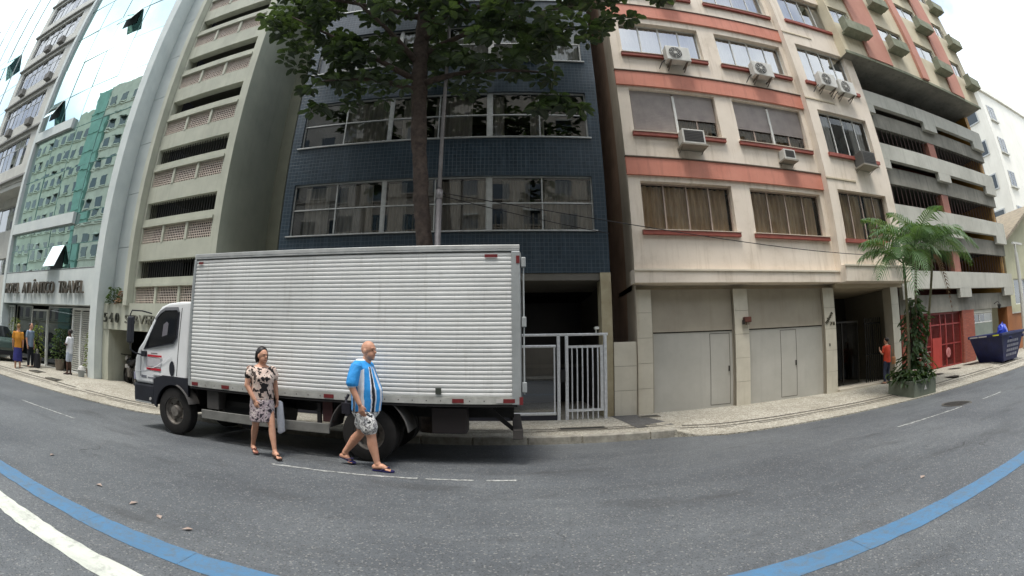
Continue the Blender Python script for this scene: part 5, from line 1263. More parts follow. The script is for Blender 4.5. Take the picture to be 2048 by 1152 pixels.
palm((10.08, 8.15, .30), (10.12, 8.1, 3.0), 'leftmost palm of the plant box, short leaning left', [(190, .9, 1.1, 1.05), (215, 1.2, 1.0, 1.0), (150, 1.3, .9, .95), (250, 1.1, 1.2, .85), (100, 1.4, .8, .9), (300, 1.3, 1.0, .8), (20, 1.3, .9, .9), (170, 1.5, .8, 1.0), (230, .7, 1.3, .95)], 1.6)
palm((10.32, 8.25, .30), (10.75, 8.1, 3.45), 'middle upright palm of the plant box', [(170, 1.4, .9, 1.05), (200, 1.1, 1.2, 1.0), (240, 1.3, 1.0, .9), (300, 1.4, 1.0, .95), (0, 1.5, .9, 1.1), (40, 1.2, .8, 1.0), (90, 1.6, .6, 1.0), (130, 1.3, .9, 1.0), (335, .9, 1.2, .9), (155, 1.7, .7, 1.0), (20, 1.7, .7, 1.0), (260, 1.7, .8, .9)], 1.75)
palm((10.58, 8.1, .30), (11.75, 8.15, 3.55), 'rightmost palm of the plant box, leaning right', [(0, 1.2, 1.15, 1.15), (335, 1.0, 1.3, 1.0), (25, 1.5, .9, 1.1), (70, 1.5, .8, 1.0), (120, 1.6, .6, 1.0), (180, 1.5, .9, .85), (220, 1.3, 1.0, .85), (270, 1.3, 1.1, .9), (300, 1.2, 1.2, 1.0), (350, 1.6, .9, 1.1), (160, 1.7, .6, .9), (45, .9, 1.2, 1.1)], 1.75, dead=350)
vine = thing('climbing_plant', 'dense dark leafy creeper wrapped round the palm stems', 'plant', (10.35, 8.2, .3))
mb = MB(); r2 = random.Random(8)
for i in range(900):
    z = .35 + 2.1 * r2.random() ** 1.5; sp_ = (.50 if z < .9 else .36) if z < 1.9 else .42 - (z - 1.9) * .4
    cxx = 10.32 + (z - .3) * .12; a = r2.random() * 6.28; q = r2.random() ** .5 * sp_ * (.75 + .45 * math.sin(z * 5.1 + a * 2))
    p = Vector((cxx + q * math.cos(a) * 1.15, 8.18 + q * math.sin(a) * .9, z)); d = Vector((math.cos(a), math.sin(a), r2.uniform(-.9, .3)))
    L = r2.uniform(.09, .20); leaf(mb, p, d, L, L * .6, r2, .4)
mb.build('foliage', M_LEAF2, vine)
for s in (0, 1): MB().tube([(10.2 + .3 * s, 8.2, .3), (10.25 + .35 * s, 8.15, 1.2), (10.35 + .4 * s, 8.2, 2.3)], .018, 6).build('stem', M_BARK, vine)
gc = thing('ground_plants', 'low leafy plants with pale blossoms filling the plant box', 'plant', (10.3, 8.15, .3))
mb = MB()
for i in range(420):
    p = Vector((r2.uniform(x0 - .05, x1 + .08), r2.uniform(y0, y1), r2.uniform(.32, .62))); a = r2.random() * 6.28
    L = r2.uniform(.10, .22); leaf(mb, p, Vector((math.cos(a), math.sin(a), r2.uniform(-.2, .8))), L, L * .42, r2, .6)
mb.build('foliage', M_LEAF2, gc)
for i, (x, y, z) in enumerate([(9.9, 7.8, .62), (10.1, 7.75, .9), (10.62, 7.8, .72), (10.7, 7.85, 1.0), (10.35, 7.75, .75), (10.85, 8.0, .85), (10.0, 7.9, .45)]):
    mb = MB()
    for k in range(4): a = k * 1.57 + i; leaf(mb, Vector((x, y, z)), Vector((math.cos(a), math.sin(a), .3)), .08, .05, r2, .3)
    mb.build('blossom', mat('blossom', (226, 200, 190)), gc)

# plants on the ledge above the 540 sign and by the hotel door
def shrub(x, y, z, h, r_, n, m, label, pot=None, L0=.12, name='potted_plant', seed=0):
    t = thing(name, label, 'plant', (x, y, z)); q = random.Random(seed); zz = z
    if pot:
        MB().rings([(x, y, z, pot * .75, pot * .75), (x, y, z + pot * 1.7, pot, pot), (x, y, z + pot * 1.72, pot * .8, pot * .8)], 14).build('pot', mat('pot_taupe', (140, 128, 116), (116, 106, 96)), t); zz = z + pot * 1.6
    MB().tube([(x, y, zz), (x, y, zz + h * .8)], .015, 6).build('stem', M_BARK, t)
    mb = MB()
    for i in range(n):
        u = q.random(); a = q.random() * 6.28; k = r_ * q.random() ** .5 * (1 - .55 * u); L = q.uniform(.7, 1.4) * L0
        leaf(mb, Vector((x + k * math.cos(a), y + k * math.sin(a), zz + h * u)), Vector((math.cos(a), math.sin(a), q.uniform(-.2, .9))), L, L * .4, q, .5)
    mb.build('foliage', m, t); return t
M_YG = leafm('yellow_green_leaf', (126, 138, 62), (84, 104, 48), (150, 170, 60))
shrub(-18.55, 10.35, .17, 1.25, .34, 260, M_YG, 'yellow green potted shrub right of the hotel glass door', .22, seed=1)
shrub(-17.2, 10.8, .17, 1.2, .5, 300, M_LEAF2, 'dark leafy potted plant behind the hotel shop window side', .24, seed=2)
shrub(-21.3, 10.4, .17, 1.5, .4, 240, M_YG, 'tall yellow green potted shrub left of the hotel glass door', .22, seed=3)
shrub(-14.75, 10.72, .17, 1.3, .22, 120, M_YG, 'slim green plant between louvre panel and hotel pillar', .15, seed=6)
shrub(-13.55, 10.9, 2.78, .55, .34, 220, M_LEAF2, 'green bushy plant on the ledge above the number 540', seed=4, name='ledge_plant')
shrub(-12.95, 10.85, 2.78, .40, .26, 150, M_DRYF, 'dry brownish plant on the ledge beside the green one', seed=5, name='ledge_plant')
bk = thing('mop_bucket', 'grey bucket with white lid and pole at the hotel pillar', 'bucket', (-14.6, 10.2, .16))
MB().rings([(-14.6, 10.2, .15, .12, .12), (-14.6, 10.2, .40, .15, .15)], 16).build('pail', mat('pail_grey', (146, 150, 148)), bk)
MB().rings([(-14.6, 10.2, .401, .16, .16), (-14.6, 10.2, .50, .11, .11), (-14.6, 10.2, .56, .03, .03)], 16).build('lid', M_WHR, bk)
MB().tube([(-14.6, 10.2, .5), (-14.58, 10.3, 1.25)], .014, 6).build('pole', M_POST, bk)

# ================================================================== blue skip
M_SKIP = mat('skip_blue', (34, 42, 92), (26, 32, 70), .55, 3, .1, 20, grime=.6, stain=(74, 66, 66), streak=.4)
sk = thing('skip', 'dark blue steel rubbish skip with yellow strips on the right pavement', 'skip', (17.7, 9.1, .1))
b4 = [(17.0, 8.48), (18.35, 8.48), (18.35, 9.72), (17.0, 9.72)]; t4 = [(16.5, 8.30), (18.85, 8.30), (18.85, 9.92), (16.5, 9.92)]
mb = MB(); i4 = [(16.56, 8.36), (18.79, 8.36), (18.79, 9.86), (16.56, 9.86)]
mb.quad(*[(x, y, .16) for x, y in reversed(b4)])
for i in range(4):
    j = (i + 1) % 4
    mb.quad((*b4[i], .16), (*b4[j], .16), (*t4[j], 1.14), (*t4[i], 1.14)); mb.quad((*i4[j], 1.14), (*i4[i], 1.14), (*b4[i], .2), (*b4[j], .2)); mb.quad((*t4[i], 1.14), (*t4[j], 1.14), (*i4[j], 1.14), (*i4[i], 1.14))
mb.build('tub', M_SKIP, sk)
MB().box(16.46, 18.9, 8.26, 8.32, 1.06, 1.16).box(16.46, 16.52, 8.321, 9.9, 1.06, 1.16).box(18.84, 18.9, 8.321, 9.9, 1.06, 1.16).box(16.46, 18.9, 9.901, 9.95, 1.06, 1.16).build('rim', M_SKIP, sk, bevel=.015)
for x in (17.1, 18.1): MB().box(x, x + .2, 8.6, 9.6, .09, .159).build('skid', M_SKIP, sk)
for y0_, y1_, m in ((9.45, 9.85, M_WHR), (9.0, 9.4, M_WHR), (8.4, 8.7, mat('yellow_strip', (206, 206, 60)))): MB().box(16.452, 16.458, y0_, y1_, 1.085, 1.13).build('reflective_strip', m, sk)
MB().tube([(17.2, 8.25, .95), (17.2, 8.15, .95)], .05, 10).build('lug', M_SKIP, sk); MB().tube([(18.5, 8.25, .95), (18.5, 8.15, .95)], .05, 10).build('lug', M_SKIP, sk)
q = random.Random(2)
for j in range(4):
    z = .84 - j * .16; x = 17.15
    while x < 18.25:
        w = q.uniform(.06, .2); y_ = 8.48 - (z - .16) / .98 * .18 - .012
        MB().hexa([(x, y_ + .004, z - .05), (x + w, y_ + .004, z - .05), (x + w, y_ + .01, z - .05), (x, y_ + .01, z - .05)], [(x, y_ - .014, z + .04), (x + w, y_ - .014, z + .04), (x + w, y_ - .008, z + .04), (x, y_ - .008, z + .04)]).build('faded_mark', mat('faded_white', (150, 152, 166)), sk); x += w + .05
bg_ = thing('blue_bundle', 'bright blue plastic bundle sticking out of the skip', 'bundle', (18.2, 9.1, .9))
mb = MB().ball((18.2, 9.1, 1.16), (.26, .26, .30), 14, 10); q = random.Random(4); mb.v = [(a + q.uniform(-.03, .03), b_ + q.uniform(-.03, .03), c + q.uniform(-.03, .03)) for a, b_, c in mb.v]
mb.build('wrap', mat('blue_plastic', (62, 84, 200), (40, 60, 160), .3, 8), bg_)
MB().tube([(18.2, 9.1, 1.42), (18.23, 9.08, 1.54)], [.05, .02], 8).build('knot', mat('blue_plastic', (62, 84, 200)), bg_)

# ================================================================== motorcycles and a car at the far left
def moto(x, y, z, rz, label, body):
    t = thing('motorcycle', label, 'motorcycle', (x, y, z), 'motorcycles in the parking entrance'); p = lambda a, b_, c: (x + a, y + b_, z + c)
    for wx in (-.62, .62):
        w = MB().wheel(p(wx, 0, .29), .29, .11, 24, r_in=.2).build('tyre', M_TYRE, t); MB().wheel(p(wx, 0, .29), .2, .03, 20, r_in=.17).wheel(p(wx, 0, .29), .05, .1, 12).build('rim', M_RIM, w)
        for k in range(5): a = k * 1.257; MB().tube([p(wx, 0, .29), p(wx + .18 * math.cos(a), 0, .29 + .18 * math.sin(a))], .012, 5).build('spoke', M_RIM, w)
    MB().tube([p(.60, 0, .3), p(.42, 0, .82), p(.38, 0, .95)], .035, 8).build('fork', M_RIM, t)
    MB().tube([p(.38, -.3, 1.0), p(.40, -.12, .98), p(.40, .12, .98), p(.38, .3, 1.0)], .018, 6).build('handlebar', M_CHAS, t)
    MB().rings([(x + .16, y, z + .62, .2, .10), (x + .18, y, z + .74, .26, .15), (x + .16, y, z + .84, .2, .12)], 14).build('fuel_tank', body, t, smooth=True)
    MB().tube([p(-.02, 0, .76), p(-.3, 0, .74), p(-.62, 0, .84)], [.1, .12, .07], 10, sq=(.7, 1.2)).build('seat', M_CHAS, t)
    MB().tube([p(.38, 0, .8), p(.0, 0, .42), p(-.35, 0, .4), p(-.62, 0, .3)], .04, 8).build('frame', M_CHAS, t)
    MB().box(x - .15, x + .22, y - .13, y + .13, z + .24, z + .56).build('engine', M_RIM, t, bevel=.03)
    MB().tube([p(.1, -.15, .26), p(-.3, -.16, .24), p(-.75, -.17, .34)], [.03, .04, .055], 8).build('exhaust', M_RIM, t)
    MB().ball(p(.5, 0, .86), (.08, .1, .1), 12, 8).build('headlight', M_WHR, t)
    MB().tube([p(.86, 0, .5), p(.74, 0, .62), p(.5, 0, .62)], .05, 8, sq=(.4, 1.3)).build('mudguard', body, t)
    MB().box(x - .86, x - .84, y - .1, y + .1, z + .55, z + .68).build('number_plate', M_WHR, t)
    MB().tube([p(-.6, 0, .78), p(-.86, 0, .74)], .05, 8, sq=(.5, 1.2)).build('tail', body, t)
    t.rotation_euler.z = R(rz); return t
moto(-12.75, 11.25, .1, 155, 'dark motorcycle with its white plate nearest the truck cab', mat('moto_black', (26, 26, 30), rough=.2))
moto(-13.2, 12.0, .1, 110, 'dark motorcycle standing deeper in the parking entrance', mat('moto_black', (26, 26, 30), rough=.2))
cr_ = thing('parked_car', 'dark green grey car parked before the hotel at the left edge', 'car', (-22.4, 9.6, .12))
cx, cy = -22.4, 9.6
prof = [(-2.0, .35), (-2.05, .62), (-1.9, .88), (-1.2, .98), (-.55, 1.42), (.6, 1.46), (1.45, 1.02), (2.0, .86), (2.08, .6), (2.0, .32)]
mb = MB().prism_y([(cx + a, .12 + b_) for a, b_ in prof], cy - .82, cy + .82); mb.v = [(a, b_ + (max(0, c - 1.1) * .35) * (1 if b_ < cy else -1), c) for a, b_, c in mb.v]
mb.build('body', mat('car_paint', (70, 86, 82), rough=.2, spec=.6), cr_, bevel=.06)
gw = lambda nm, pts: MB().prism_y([(cx + a, .12 + b_) for a, b_ in pts], cy - .80, cy - .765).build(nm, M_TGLASS, cr_)
gw('side_window', [(-1.05, 1.02), (-.52, 1.36), (0, 1.38), (0, 1.02)]); gw('side_window', [(.06, 1.02), (.06, 1.38), (.55, 1.37), (1.2, 1.02)])
MB().quad((cx + 1.47, cy - .62, 1.16), (cx + 1.47, cy + .62, 1.16), (cx + .68, cy + .55, 1.575), (cx + .68, cy - .55, 1.575)).build('windscreen', M_TGLASS, cr_)
for wx in (-1.25, 1.3):
    for s in (-.83, .62):
        w = MB().wheel((cx + wx, cy + s + .1, .42), .30, .2, 24).build('wheel', M_TYRE, cr_); MB().wheel((cx + wx, cy + s + .0, .42), .19, .02, 20).build('rim', M_RIM, w)
for s in (-.6, .6): MB().ball((cx + 2.0, cy + s, .86), (.08, .16, .08), 10, 8).build('headlight', M_WHR, cr_)
MB().box(cx + 2.0, cx + 2.08, cy - .7, cy + .7, .42, .6).build('bumper', M_TBLACK, cr_, bevel=.02)
# ================================================================== people
def skin_mat(name, a, b_):
    m = mat(name, a, b_, .55, 9, spec=.35); return m
SK_L = skin_mat('skin_light', (206, 158, 132), (190, 138, 112)); SK_D = skin_mat('skin_dark', (84, 58, 46), (66, 46, 38)); SK_M = skin_mat('skin_tan', (208, 160, 134), (190, 140, 114))
def remesh(o, vox, sm=4):
    r = o.modifiers.new('fuse', 'REMESH'); r.mode = 'VOXEL'; r.voxel_size = vox; r.use_smooth_shade = True
    s = o.modifiers.new('soften', 'SMOOTH'); s.factor = .5; s.iterations = sm
def limbt(mb, pts, rad, n=12, sq=None):
    # rounded, subdivided tube with domed ends
    P = [Vector(p) for p in pts]; q, r = [], []
    d0 = (P[0] - P[1]).normalized(); q.append(P[0] + d0 * rad[0] * .7); r.append(rad[0] * .45)
    for i in range(len(P)):
        q.append(P[i]); r.append(rad[i])
        if i < len(P) - 1: q.append(P[i].lerp(P[i + 1], .5)); r.append((rad[i] + rad[i + 1]) / 2 * 1.02)
    d1 = (P[-1] - P[-2]).normalized(); q.append(P[-1] + d1 * rad[-1] * .7); r.append(rad[-1] * .45)
    mb.tube([tuple(v) for v in q], r, n, sq=sq)
def hand(mb, w, d, palm_n, s=1.0, curl=.5, side=1):
    """palm and five bent fingers; w wrist point, d pointing direction, palm_n palm facing direction"""
    w, d, pn = Vector(w), Vector(d).normalized(), Vector(palm_n).normalized(); lat = d.cross(pn).normalized() * side
    k = w + d * .085 * s
    for a in (-.026, -.009, .009, .026): limbt(mb, [w + lat * a * .6 * s, k + lat * a * s], [.014 * s, .0125 * s], 8)
    for i, (a, L) in enumerate(((-.03, .062), (-.0105, .075), (.0105, .082), (.03, .074))):
        p0 = k + lat * a * s; d1 = (d + pn * curl * .5).normalized(); p1 = p0 + d1 * L * .5 * s; d2 = (d + pn * curl * 1.8).normalized(); p2 = p1 + d2 * L * .5 * s
        limbt(mb, [p0, p1, p2], [.0095 * s, .009 * s, .0078 * s], 7)
    t0 = w + d * .025 * s + lat * .024 * s; t1 = t0 + (lat * .7 + d * .8 + pn * .35).normalized() * .04 * s; t2 = t1 + (d + pn * .5).normalized() * .032 * s
    limbt(mb, [t0, t1, t2], [.013 * s, .011 * s, .009 * s], 7)
def head(mb, c, f, s=1.0):
    """skull, jaw, nose, ears; c = centre of the head, f = facing angle"""
    c = Vector(c); F = Vector((math.cos(f), math.sin(f), 0)); S = Vector((-math.sin(f), math.cos(f), 0))
    def ell(o, a, b_, h, n=14, m=9):
        i0 = len(mb.v)
        for k in range(m + 1):
            t = math.pi * k / m; q = max(math.sin(t), .03)
            for j in range(n):
                g = 2 * math.pi * j / n; mb.v.append(tuple(o + F * (a * q * math.cos(g)) + S * (b_ * q * math.sin(g)) + Vector((0, 0, -h * math.cos(t)))))
        for k in range(m):
            for j in range(n): mb.f.append((i0 + k * n + j, i0 + k * n + (j + 1) % n, i0 + (k + 1) * n + (j + 1) % n, i0 + (k + 1) * n + j))
        mb.f.append(tuple(i0 + j for j in reversed(range(n)))); mb.f.append(tuple(i0 + m * n + j for j in range(n)))
    ell(c + Vector((0, 0, .025 * s)) - F * .008 * s, .098 * s, .078 * s, .098 * s)
    ell(c - Vector((0, 0, .045 * s)) + F * .024 * s, .068 * s, .060 * s, .075 * s)
    ell(c - Vector((0, 0, .098 * s)) + F * .060 * s, .026 * s, .028 * s, .020 * s, 8, 6)
    ell(c - Vector((0, 0, .018 * s)) + F * .100 * s, .022 * s, .013 * s, .022 * s, 8, 6)
    ell(c + Vector((0, 0, .03 * s)) + F * .078 * s, .016 * s, .05 * s, .014 * s, 8, 6)
    for g in (-1, 1): ell(c - Vector((0, 0, .01 * s)) + S * g * .079 * s - F * .005 * s, .022 * s, .010 * s, .032 * s, 8, 6)
def face(parent, c, f, s, lip=(150, 84, 78)):
    c = Vector(c); F = Vector((math.cos(f), math.sin(f), 0)); S = Vector((-math.sin(f), math.cos(f), 0))
    for g in (-1, 1):
        e = c + F * .080 * s + S * g * .031 * s + Vector((0, 0, .006 * s)); MB().ball(tuple(e), (.008 * s, .008 * s, .006 * s), 8, 6).build('eye', mat('eye_dark', (52, 38, 32), rough=.2), parent)
        b0 = c + F * .092 * s + S * g * .031 * s + Vector((0, 0, .026 * s)); MB().tube([tuple(b0 - S * .016 * s), tuple(b0 + S * .016 * s + F * -.004)], .003 * s, 5).build('eyebrow', mat('brow', (110, 84, 72)), parent)
    m0 = c + F * .089 * s - Vector((0, 0, .062 * s)); MB().tube([tuple(m0 - S * .022 * s - F * .008 * s), tuple(m0), tuple(m0 + S * .022 * s - F * .008 * s)], .0055 * s, 6).build('lips', mat('lip', lip), parent)
def foot(mb, ankle, toe, s=1.0):
    a, t = Vector(ankle), Vector(toe); d = (t - a); d.z = 0; d = d.normalized(); h = Vector((a.x, a.y, a.z)) - d * .045 * s - Vector((0, 0, .045 * s)); lat = Vector((-d.y, d.x, 0))
    limbt(mb, [h, (h + t) / 2 + Vector((0, 0, .02 * s)), t - d * .05 * s], [.036 * s, .038 * s, .026 * s], 10)
    limbt(mb, [a, h + d * .07 * s + Vector((0, 0, .03 * s))], [.042 * s, .036 * s], 10)
    for i, o_ in enumerate((-.032, -.014, .003, .019, .033)): limbt(mb, [t - d * .06 * s + lat * o_ * s, t - d * (.0 + .006 * i) * s + lat * o_ * 1.15 * s - Vector((0, 0, .008 * s))], [.012 * s, .009 * s], 6)
def flipflop(parent, heel, toe, m, s=1.0):
    h, t = Vector(heel), Vector(toe); d = (t - h).normalized(); lat = d.cross(Vector((0, 0, 1))).normalized(); up = lat.cross(d); L = (t - h).length; i0 = []
    mb = MB(); out = [(-.02, .025), (.06, .036), (.4, .034), (.7, .046), (.92, .042), (1.03, .018)]
    ring = [h + d * (L * a) + lat * w * s for a, w in out] + [h + d * (L * a) - lat * w * s for a, w in reversed(out)]
    n = len(ring); mb.v = [tuple(p) for p in ring] + [tuple(p + up * .018) for p in ring]
    mb.f = [tuple(reversed(range(n))), tuple(range(n, 2 * n))] + [(j, (j + 1) % n, n + (j + 1) % n, n + j) for j in range(n)]
    so = mb.build('sandal', m, parent)
    c = h + d * L * .78 + up * .02
    MB().tube([tuple(h + d * L * .42 + lat * .04 * s + up * .015), tuple(c + lat * .012 + up * .045), tuple(c + up * .02)], .008, 6).tube([tuple(h + d * L * .42 - lat * .04 * s + up * .015), tuple(c - lat * .012 + up * .045), tuple(c + up * .02)], .008, 6).build('strap', m, so)
def place(root, loc, rz):
    root.location = loc; root.rotation_euler.z = R(rz)
def torso_secs(mb, secs, n=20): mb.rings(secs, n)
# ---------------------------------------------------------------- man in the blue football shirt (walks along +x of his own frame)
def shirt_stripes(name):
    """vertical stripes laid out by the angle round the torso; plain sleeves with a white cuff"""
    m, n, l, b = newmat(name); tcn = n.new('ShaderNodeTexCoord'); sx = n.new('ShaderNodeSeparateXYZ'); l.new(tcn.outputs['Object'], sx.inputs[0])
    def mth(op, a, v=None):
        q = n.new('ShaderNodeMath'); q.operation = op
        for i, w in enumerate((a, v)):
            if w is None: continue
            if isinstance(w, (int, float)): q.inputs[i].default_value = w
            else: l.new(w, q.inputs[i])
        return q.outputs[0]
    B, K, W = lin((44, 148, 220)), lin((24, 24, 36)), lin((222, 226, 232))
    ay = mth('ABSOLUTE', sx.outputs['Y']); ang = mth('DIVIDE', mth('ARCTAN2', ay, mth('SUBTRACT', sx.outputs['X'], .01)), math.pi)
    ang = mth('ADD', ang, mth('MULTIPLY', mth('SUBTRACT', noise(n, l, tcn.outputs['Object'], 6, 3), .5), .07))
    r = n.new('ShaderNodeValToRGB'); r.color_ramp.interpolation = 'CONSTANT'; e = r.color_ramp.elements
    st = [(0, W), (.05, B), (.16, W), (.185, K), (.25, W), (.275, B), (.40, W), (.52, B), (.60, W), (.62, K), (.68, W), (.70, B), (.80, W), (.82, K), (.9, B)]
    e[0].position, e[0].color = 0, (*st[0][1], 1); e[1].position, e[1].color = st[1][0], (*st[1][1], 1)
    for p_, c in st[2:]: q = e.new(p_); q.color = (*c, 1)
    l.new(ang, r.inputs['Fac'])
    yoke = mth('GREATER_THAN', mth('ADD', sx.outputs['Z'], mth('MULTIPLY', sx.outputs['X'], -.9)), 1.30)
    slv = mth('MULTIPLY', mth('GREATER_THAN', ay, .232), mth('GREATER_THAN', sx.outputs['Z'], 1.05))
    c = mixc(n, l, yoke, r.outputs['Color'], B); c = mixc(n, l, slv, c, B)
    cuff = mth('MULTIPLY', slv, mth('LESS_THAN', sx.outputs['Z'], 1.13)); c = mixc(n, l, cuff, c, W)
    c = mixc(n, l, mth('GREATER_THAN', sx.outputs['Z'], 1.462), c, W)
    l.new(c, b.inputs['Base Color']); b.inputs['Roughness'].default_value = .7
    bumpn(n, l, b, noise(n, l, wposo(n, l, tcn, (1, 1, .45)), 11, 4, .6), .8, .035); return m
def wposo(n, l, tcn, scale):
    mp = n.new('ShaderNodeMapping'); mp.inputs['Scale'].default_value = scale; l.new(tcn.outputs['Object'], mp.inputs['Vector']); return mp.outputs['Vector']
def print_mat(name, cols, scale, th=(.42, .52, .6), seed=0):
    m, n, l, b = newmat(name); tcn = n.new('ShaderNodeTexCoord')
    mp = n.new('ShaderNodeMapping'); mp.inputs['Location'].default_value = (seed, seed * .7, 0); l.new(tcn.outputs['Object'], mp.inputs['Vector'])
    f = noise(n, l, mp.outputs[0], scale, 3, .6); r = n.new('ShaderNodeValToRGB'); r.color_ramp.interpolation = 'CONSTANT'; e = r.color_ramp.elements
    e[0].color = (*lin(cols[0]), 1); e[1].position = th[0]; e[1].color = (*lin(cols[1]), 1)
    for t, c in zip(th[1:], cols[2:]): q = e.new(t); q.color = (*lin(c), 1)
    l.new(f, r.inputs['Fac']); l.new(r.outputs['Color'], b.inputs['Base Color']); b.inputs['Roughness'].default_value = .8
    bumpn(n, l, b, noise(n, l, wposo(n, l, tcn, (1, 1, .4)), 13, 4, .6), .8, .03); return m
def figure(name, label, loc, rz, skin, J, torso, vox=.008, fs=1.0, headc=(.02, 0, 1.60), hf=0.0, lip=(150, 84, 78), feet=True, fingers=True):
    """one continuous body: torso, neck, head, arms with hands, legs with feet, fused into a single surface"""
    t = thing(name, label, 'person', (0, 0, 0)); mb = MB(); mb.rings(torso, 20)
    limbt(mb, [(headc[0] - .03, 0, torso[-1][2] - .03), (headc[0] - .012, headc[1], headc[2] - .07)], [.058 * fs, .054 * fs], 12)
    head(mb, headc, R(hf), fs)
    for sd in ('r', 'l'):
        s, e, w, hd, pn = J[sd + 'arm']; limbt(mb, [s, e, w], [.056 * fs * J.get('ak', 1), .046 * fs * J.get('ak', 1), .030 * fs], 12)
        if fingers: hand(mb, w, hd, pn, fs, J.get('curl', .5), 1 if sd == 'r' else -1)
        else: limbt(mb, [w, Vector(w) + Vector(hd).normalized() * .15], [.032 * fs, .022 * fs], 8)
        h, k, a, toe = J[sd + 'leg']; lk = J.get('lk', 1)
        limbt(mb, [h, Vector(h).lerp(Vector(k), .5), k], [.092 * fs * lk, .078 * fs * lk, .058 * fs * lk], 14)
        kv, av = Vector(k), Vector(a); limbt(mb, [kv, kv.lerp(av, .32) - Vector((.012, 0, 0)), kv.lerp(av, .75), av], [.055 * fs * lk, .060 * fs * lk, .042 * fs * lk, .036 * fs], 14)
        if feet: foot(mb, a, toe, fs)
    body = mb.build('body', skin, t, smooth=True); remesh(body, vox); face(body, headc, R(hf), fs, lip)
    return t, body
def cloth(name, mb, m, t, vox=.012, sm=3):
    o = mb.build(name, m, t, smooth=True); remesh(o, vox, sm); return o
J = dict(rarm=((-.03, -.21, 1.38), (-.065, -.292, 1.13), (.05, -.285, .90), (.25, .05, -1), (.1, 1, 0)), larm=((-.03, .21, 1.38), (-.16, .29, 1.15), (-.26, .27, .95), (-.1, 0, -1), (0, -1, 0)),
         rleg=((.02, -.115, .80), (.13, -.12, .47), (.20, -.12, .105), (.40, -.125, .035)), lleg=((-.04, .115, .80), (-.13, .115, .46), (-.40, .11, .155), (-.27, .115, .03)), ak=1.02, lk=1.08)
ts = [(0, 0, .70, .12, .15), (0, 0, .80, .17, .19), (.02, 0, .95, .19, .20), (.02, 0, 1.08, .19, .205), (-.01, 0, 1.22, .165, .205), (-.03, 0, 1.36, .14, .215), (-.045, 0, 1.44, .085, .14), (-.04, 0, 1.48, .06, .07)]
man, mbody = figure('person', 'bald heavy man in sky blue striped football shirt and patterned shorts walking', None, 0, SK_L, J, ts, .0075, 1.08, (.05, 0, 1.595), -12)
mb = MB(); mb.rings([(.01, 0, .79, .20, .215), (.012, 0, .84, .20, .215), (.022, 0, .95, .212, .218), (.022, 0, 1.08, .212, .222), (-.008, 0, 1.22, .186, .226), (-.03, 0, 1.36, .15, .232), (-.05, 0, 1.44, .105, .17), (-.045, 0, 1.485, .072, .082)], 24)
limbt(mb, [(-.03, -.20, 1.39), (-.055, -.27, 1.24), (-.062, -.293, 1.15)], [.084, .078, .078], 14); limbt(mb, [(-.03, .20, 1.39), (-.12, .27, 1.24), (-.15, .285, 1.17)], [.082, .078, .078], 14)
cloth('football_shirt', mb, shirt_stripes('football_stripes'), man)
mb = MB(); mb.rings([(0, 0, .70, .14, .18), (0, 0, .76, .185, .2), (.005, 0, .83, .188, .2)], 20)
limbt(mb, [(.02, -.11, .78), (.075, -.12, .66), (.11, -.12, .555)], [.115, .118, .118], 16); limbt(mb, [(-.04, .11, .78), (-.085, .115, .66), (-.11, .115, .56)], [.115, .116, .112], 16)
cloth('shorts', mb, print_mat('leaf_print_shorts', [(40, 40, 44), (228, 226, 222), (120, 118, 120), (206, 204, 200)], 13, (.40, .53, .60)), man)
MB().tube([(-.225, -.06, 1.0), (-.245, -.1, .93), (-.2, -.17, .86)], .02, 6).box(-.24, -.12, -.245, -.20, .76, .90).build('waist_pouch', mat('pouch_black', (26, 24, 34)), man)
M_FLIP = mat('flipflop_navy', (40, 36, 84), rough=.6)
flipflop(man, (.14, -.12, .005), (.43, -.127, .005), M_FLIP); flipflop(man, (-.47, .11, .085), (-.24, .117, .004), M_FLIP)
place(man, (-1.93, 5.78, -.01), -6); man['label'] = 'bald heavy man in sky blue striped football shirt and patterned shorts walking'
# ---------------------------------------------------------------- woman with the white bag
J = dict(rarm=((-.01, -.185, 1.27), (.0, -.235, 1.02), (.10, -.15, .82), (.35, .25, -1), (-.6, .7, 0)), larm=((-.01, .185, 1.27), (-.07, .24, 1.03), (-.04, .26, .83), (.1, .0, -1), (.2, -1, 0)),
         rleg=((-.03, -.085, .74), (-.07, -.09, .44), (-.26, -.09, .11), (-.09, -.10, .03)), lleg=((.03, .085, .74), (.16, .09, .45), (.24, .09, .10), (.43, .095, .035)), ak=1.0, lk=.98, curl=.9)
ts = [(0, 0, .66, .10, .13), (0, 0, .76, .145, .18), (0, 0, .90, .135, .165), (.005, 0, 1.03, .14, .165), (.02, 0, 1.14, .145, .17), (0, 0, 1.25, .105, .175), (-.01, 0, 1.31, .07, .11), (-.01, 0, 1.34, .05, .06)]
wom, wbody = figure('person', 'woman in black and beige patterned dress carrying a white bag', None, 0, SK_M, J, ts, .0075, .94, (.03, 0, 1.455), 18)
mb = MB(); mb.rings([(0, 0, .82, .150, .185), (0, 0, .90, .152, .182), (.005, 0, 1.03, .156, .18), (.02, 0, 1.14, .163, .185), (0, 0, 1.25, .122, .19), (-.008, 0, 1.295, .085, .14)], 22)
for s in (-1, 1): limbt(mb, [(-.005, s * .165, 1.265), (0, s * .215, 1.15)], [.068, .066], 12)
cloth('blouse', mb, print_mat('blouse_print', [(34, 28, 28), (214, 190, 176), (226, 208, 194), (70, 58, 54)], 9, (.45, .56, .63), 3), wom)
mb = MB(); mb.rings([(.01, 0, .505, .175, .20), (.005, 0, .60, .175, .20), (0, 0, .72, .168, .197), (0, 0, .83, .152, .184)], 22)
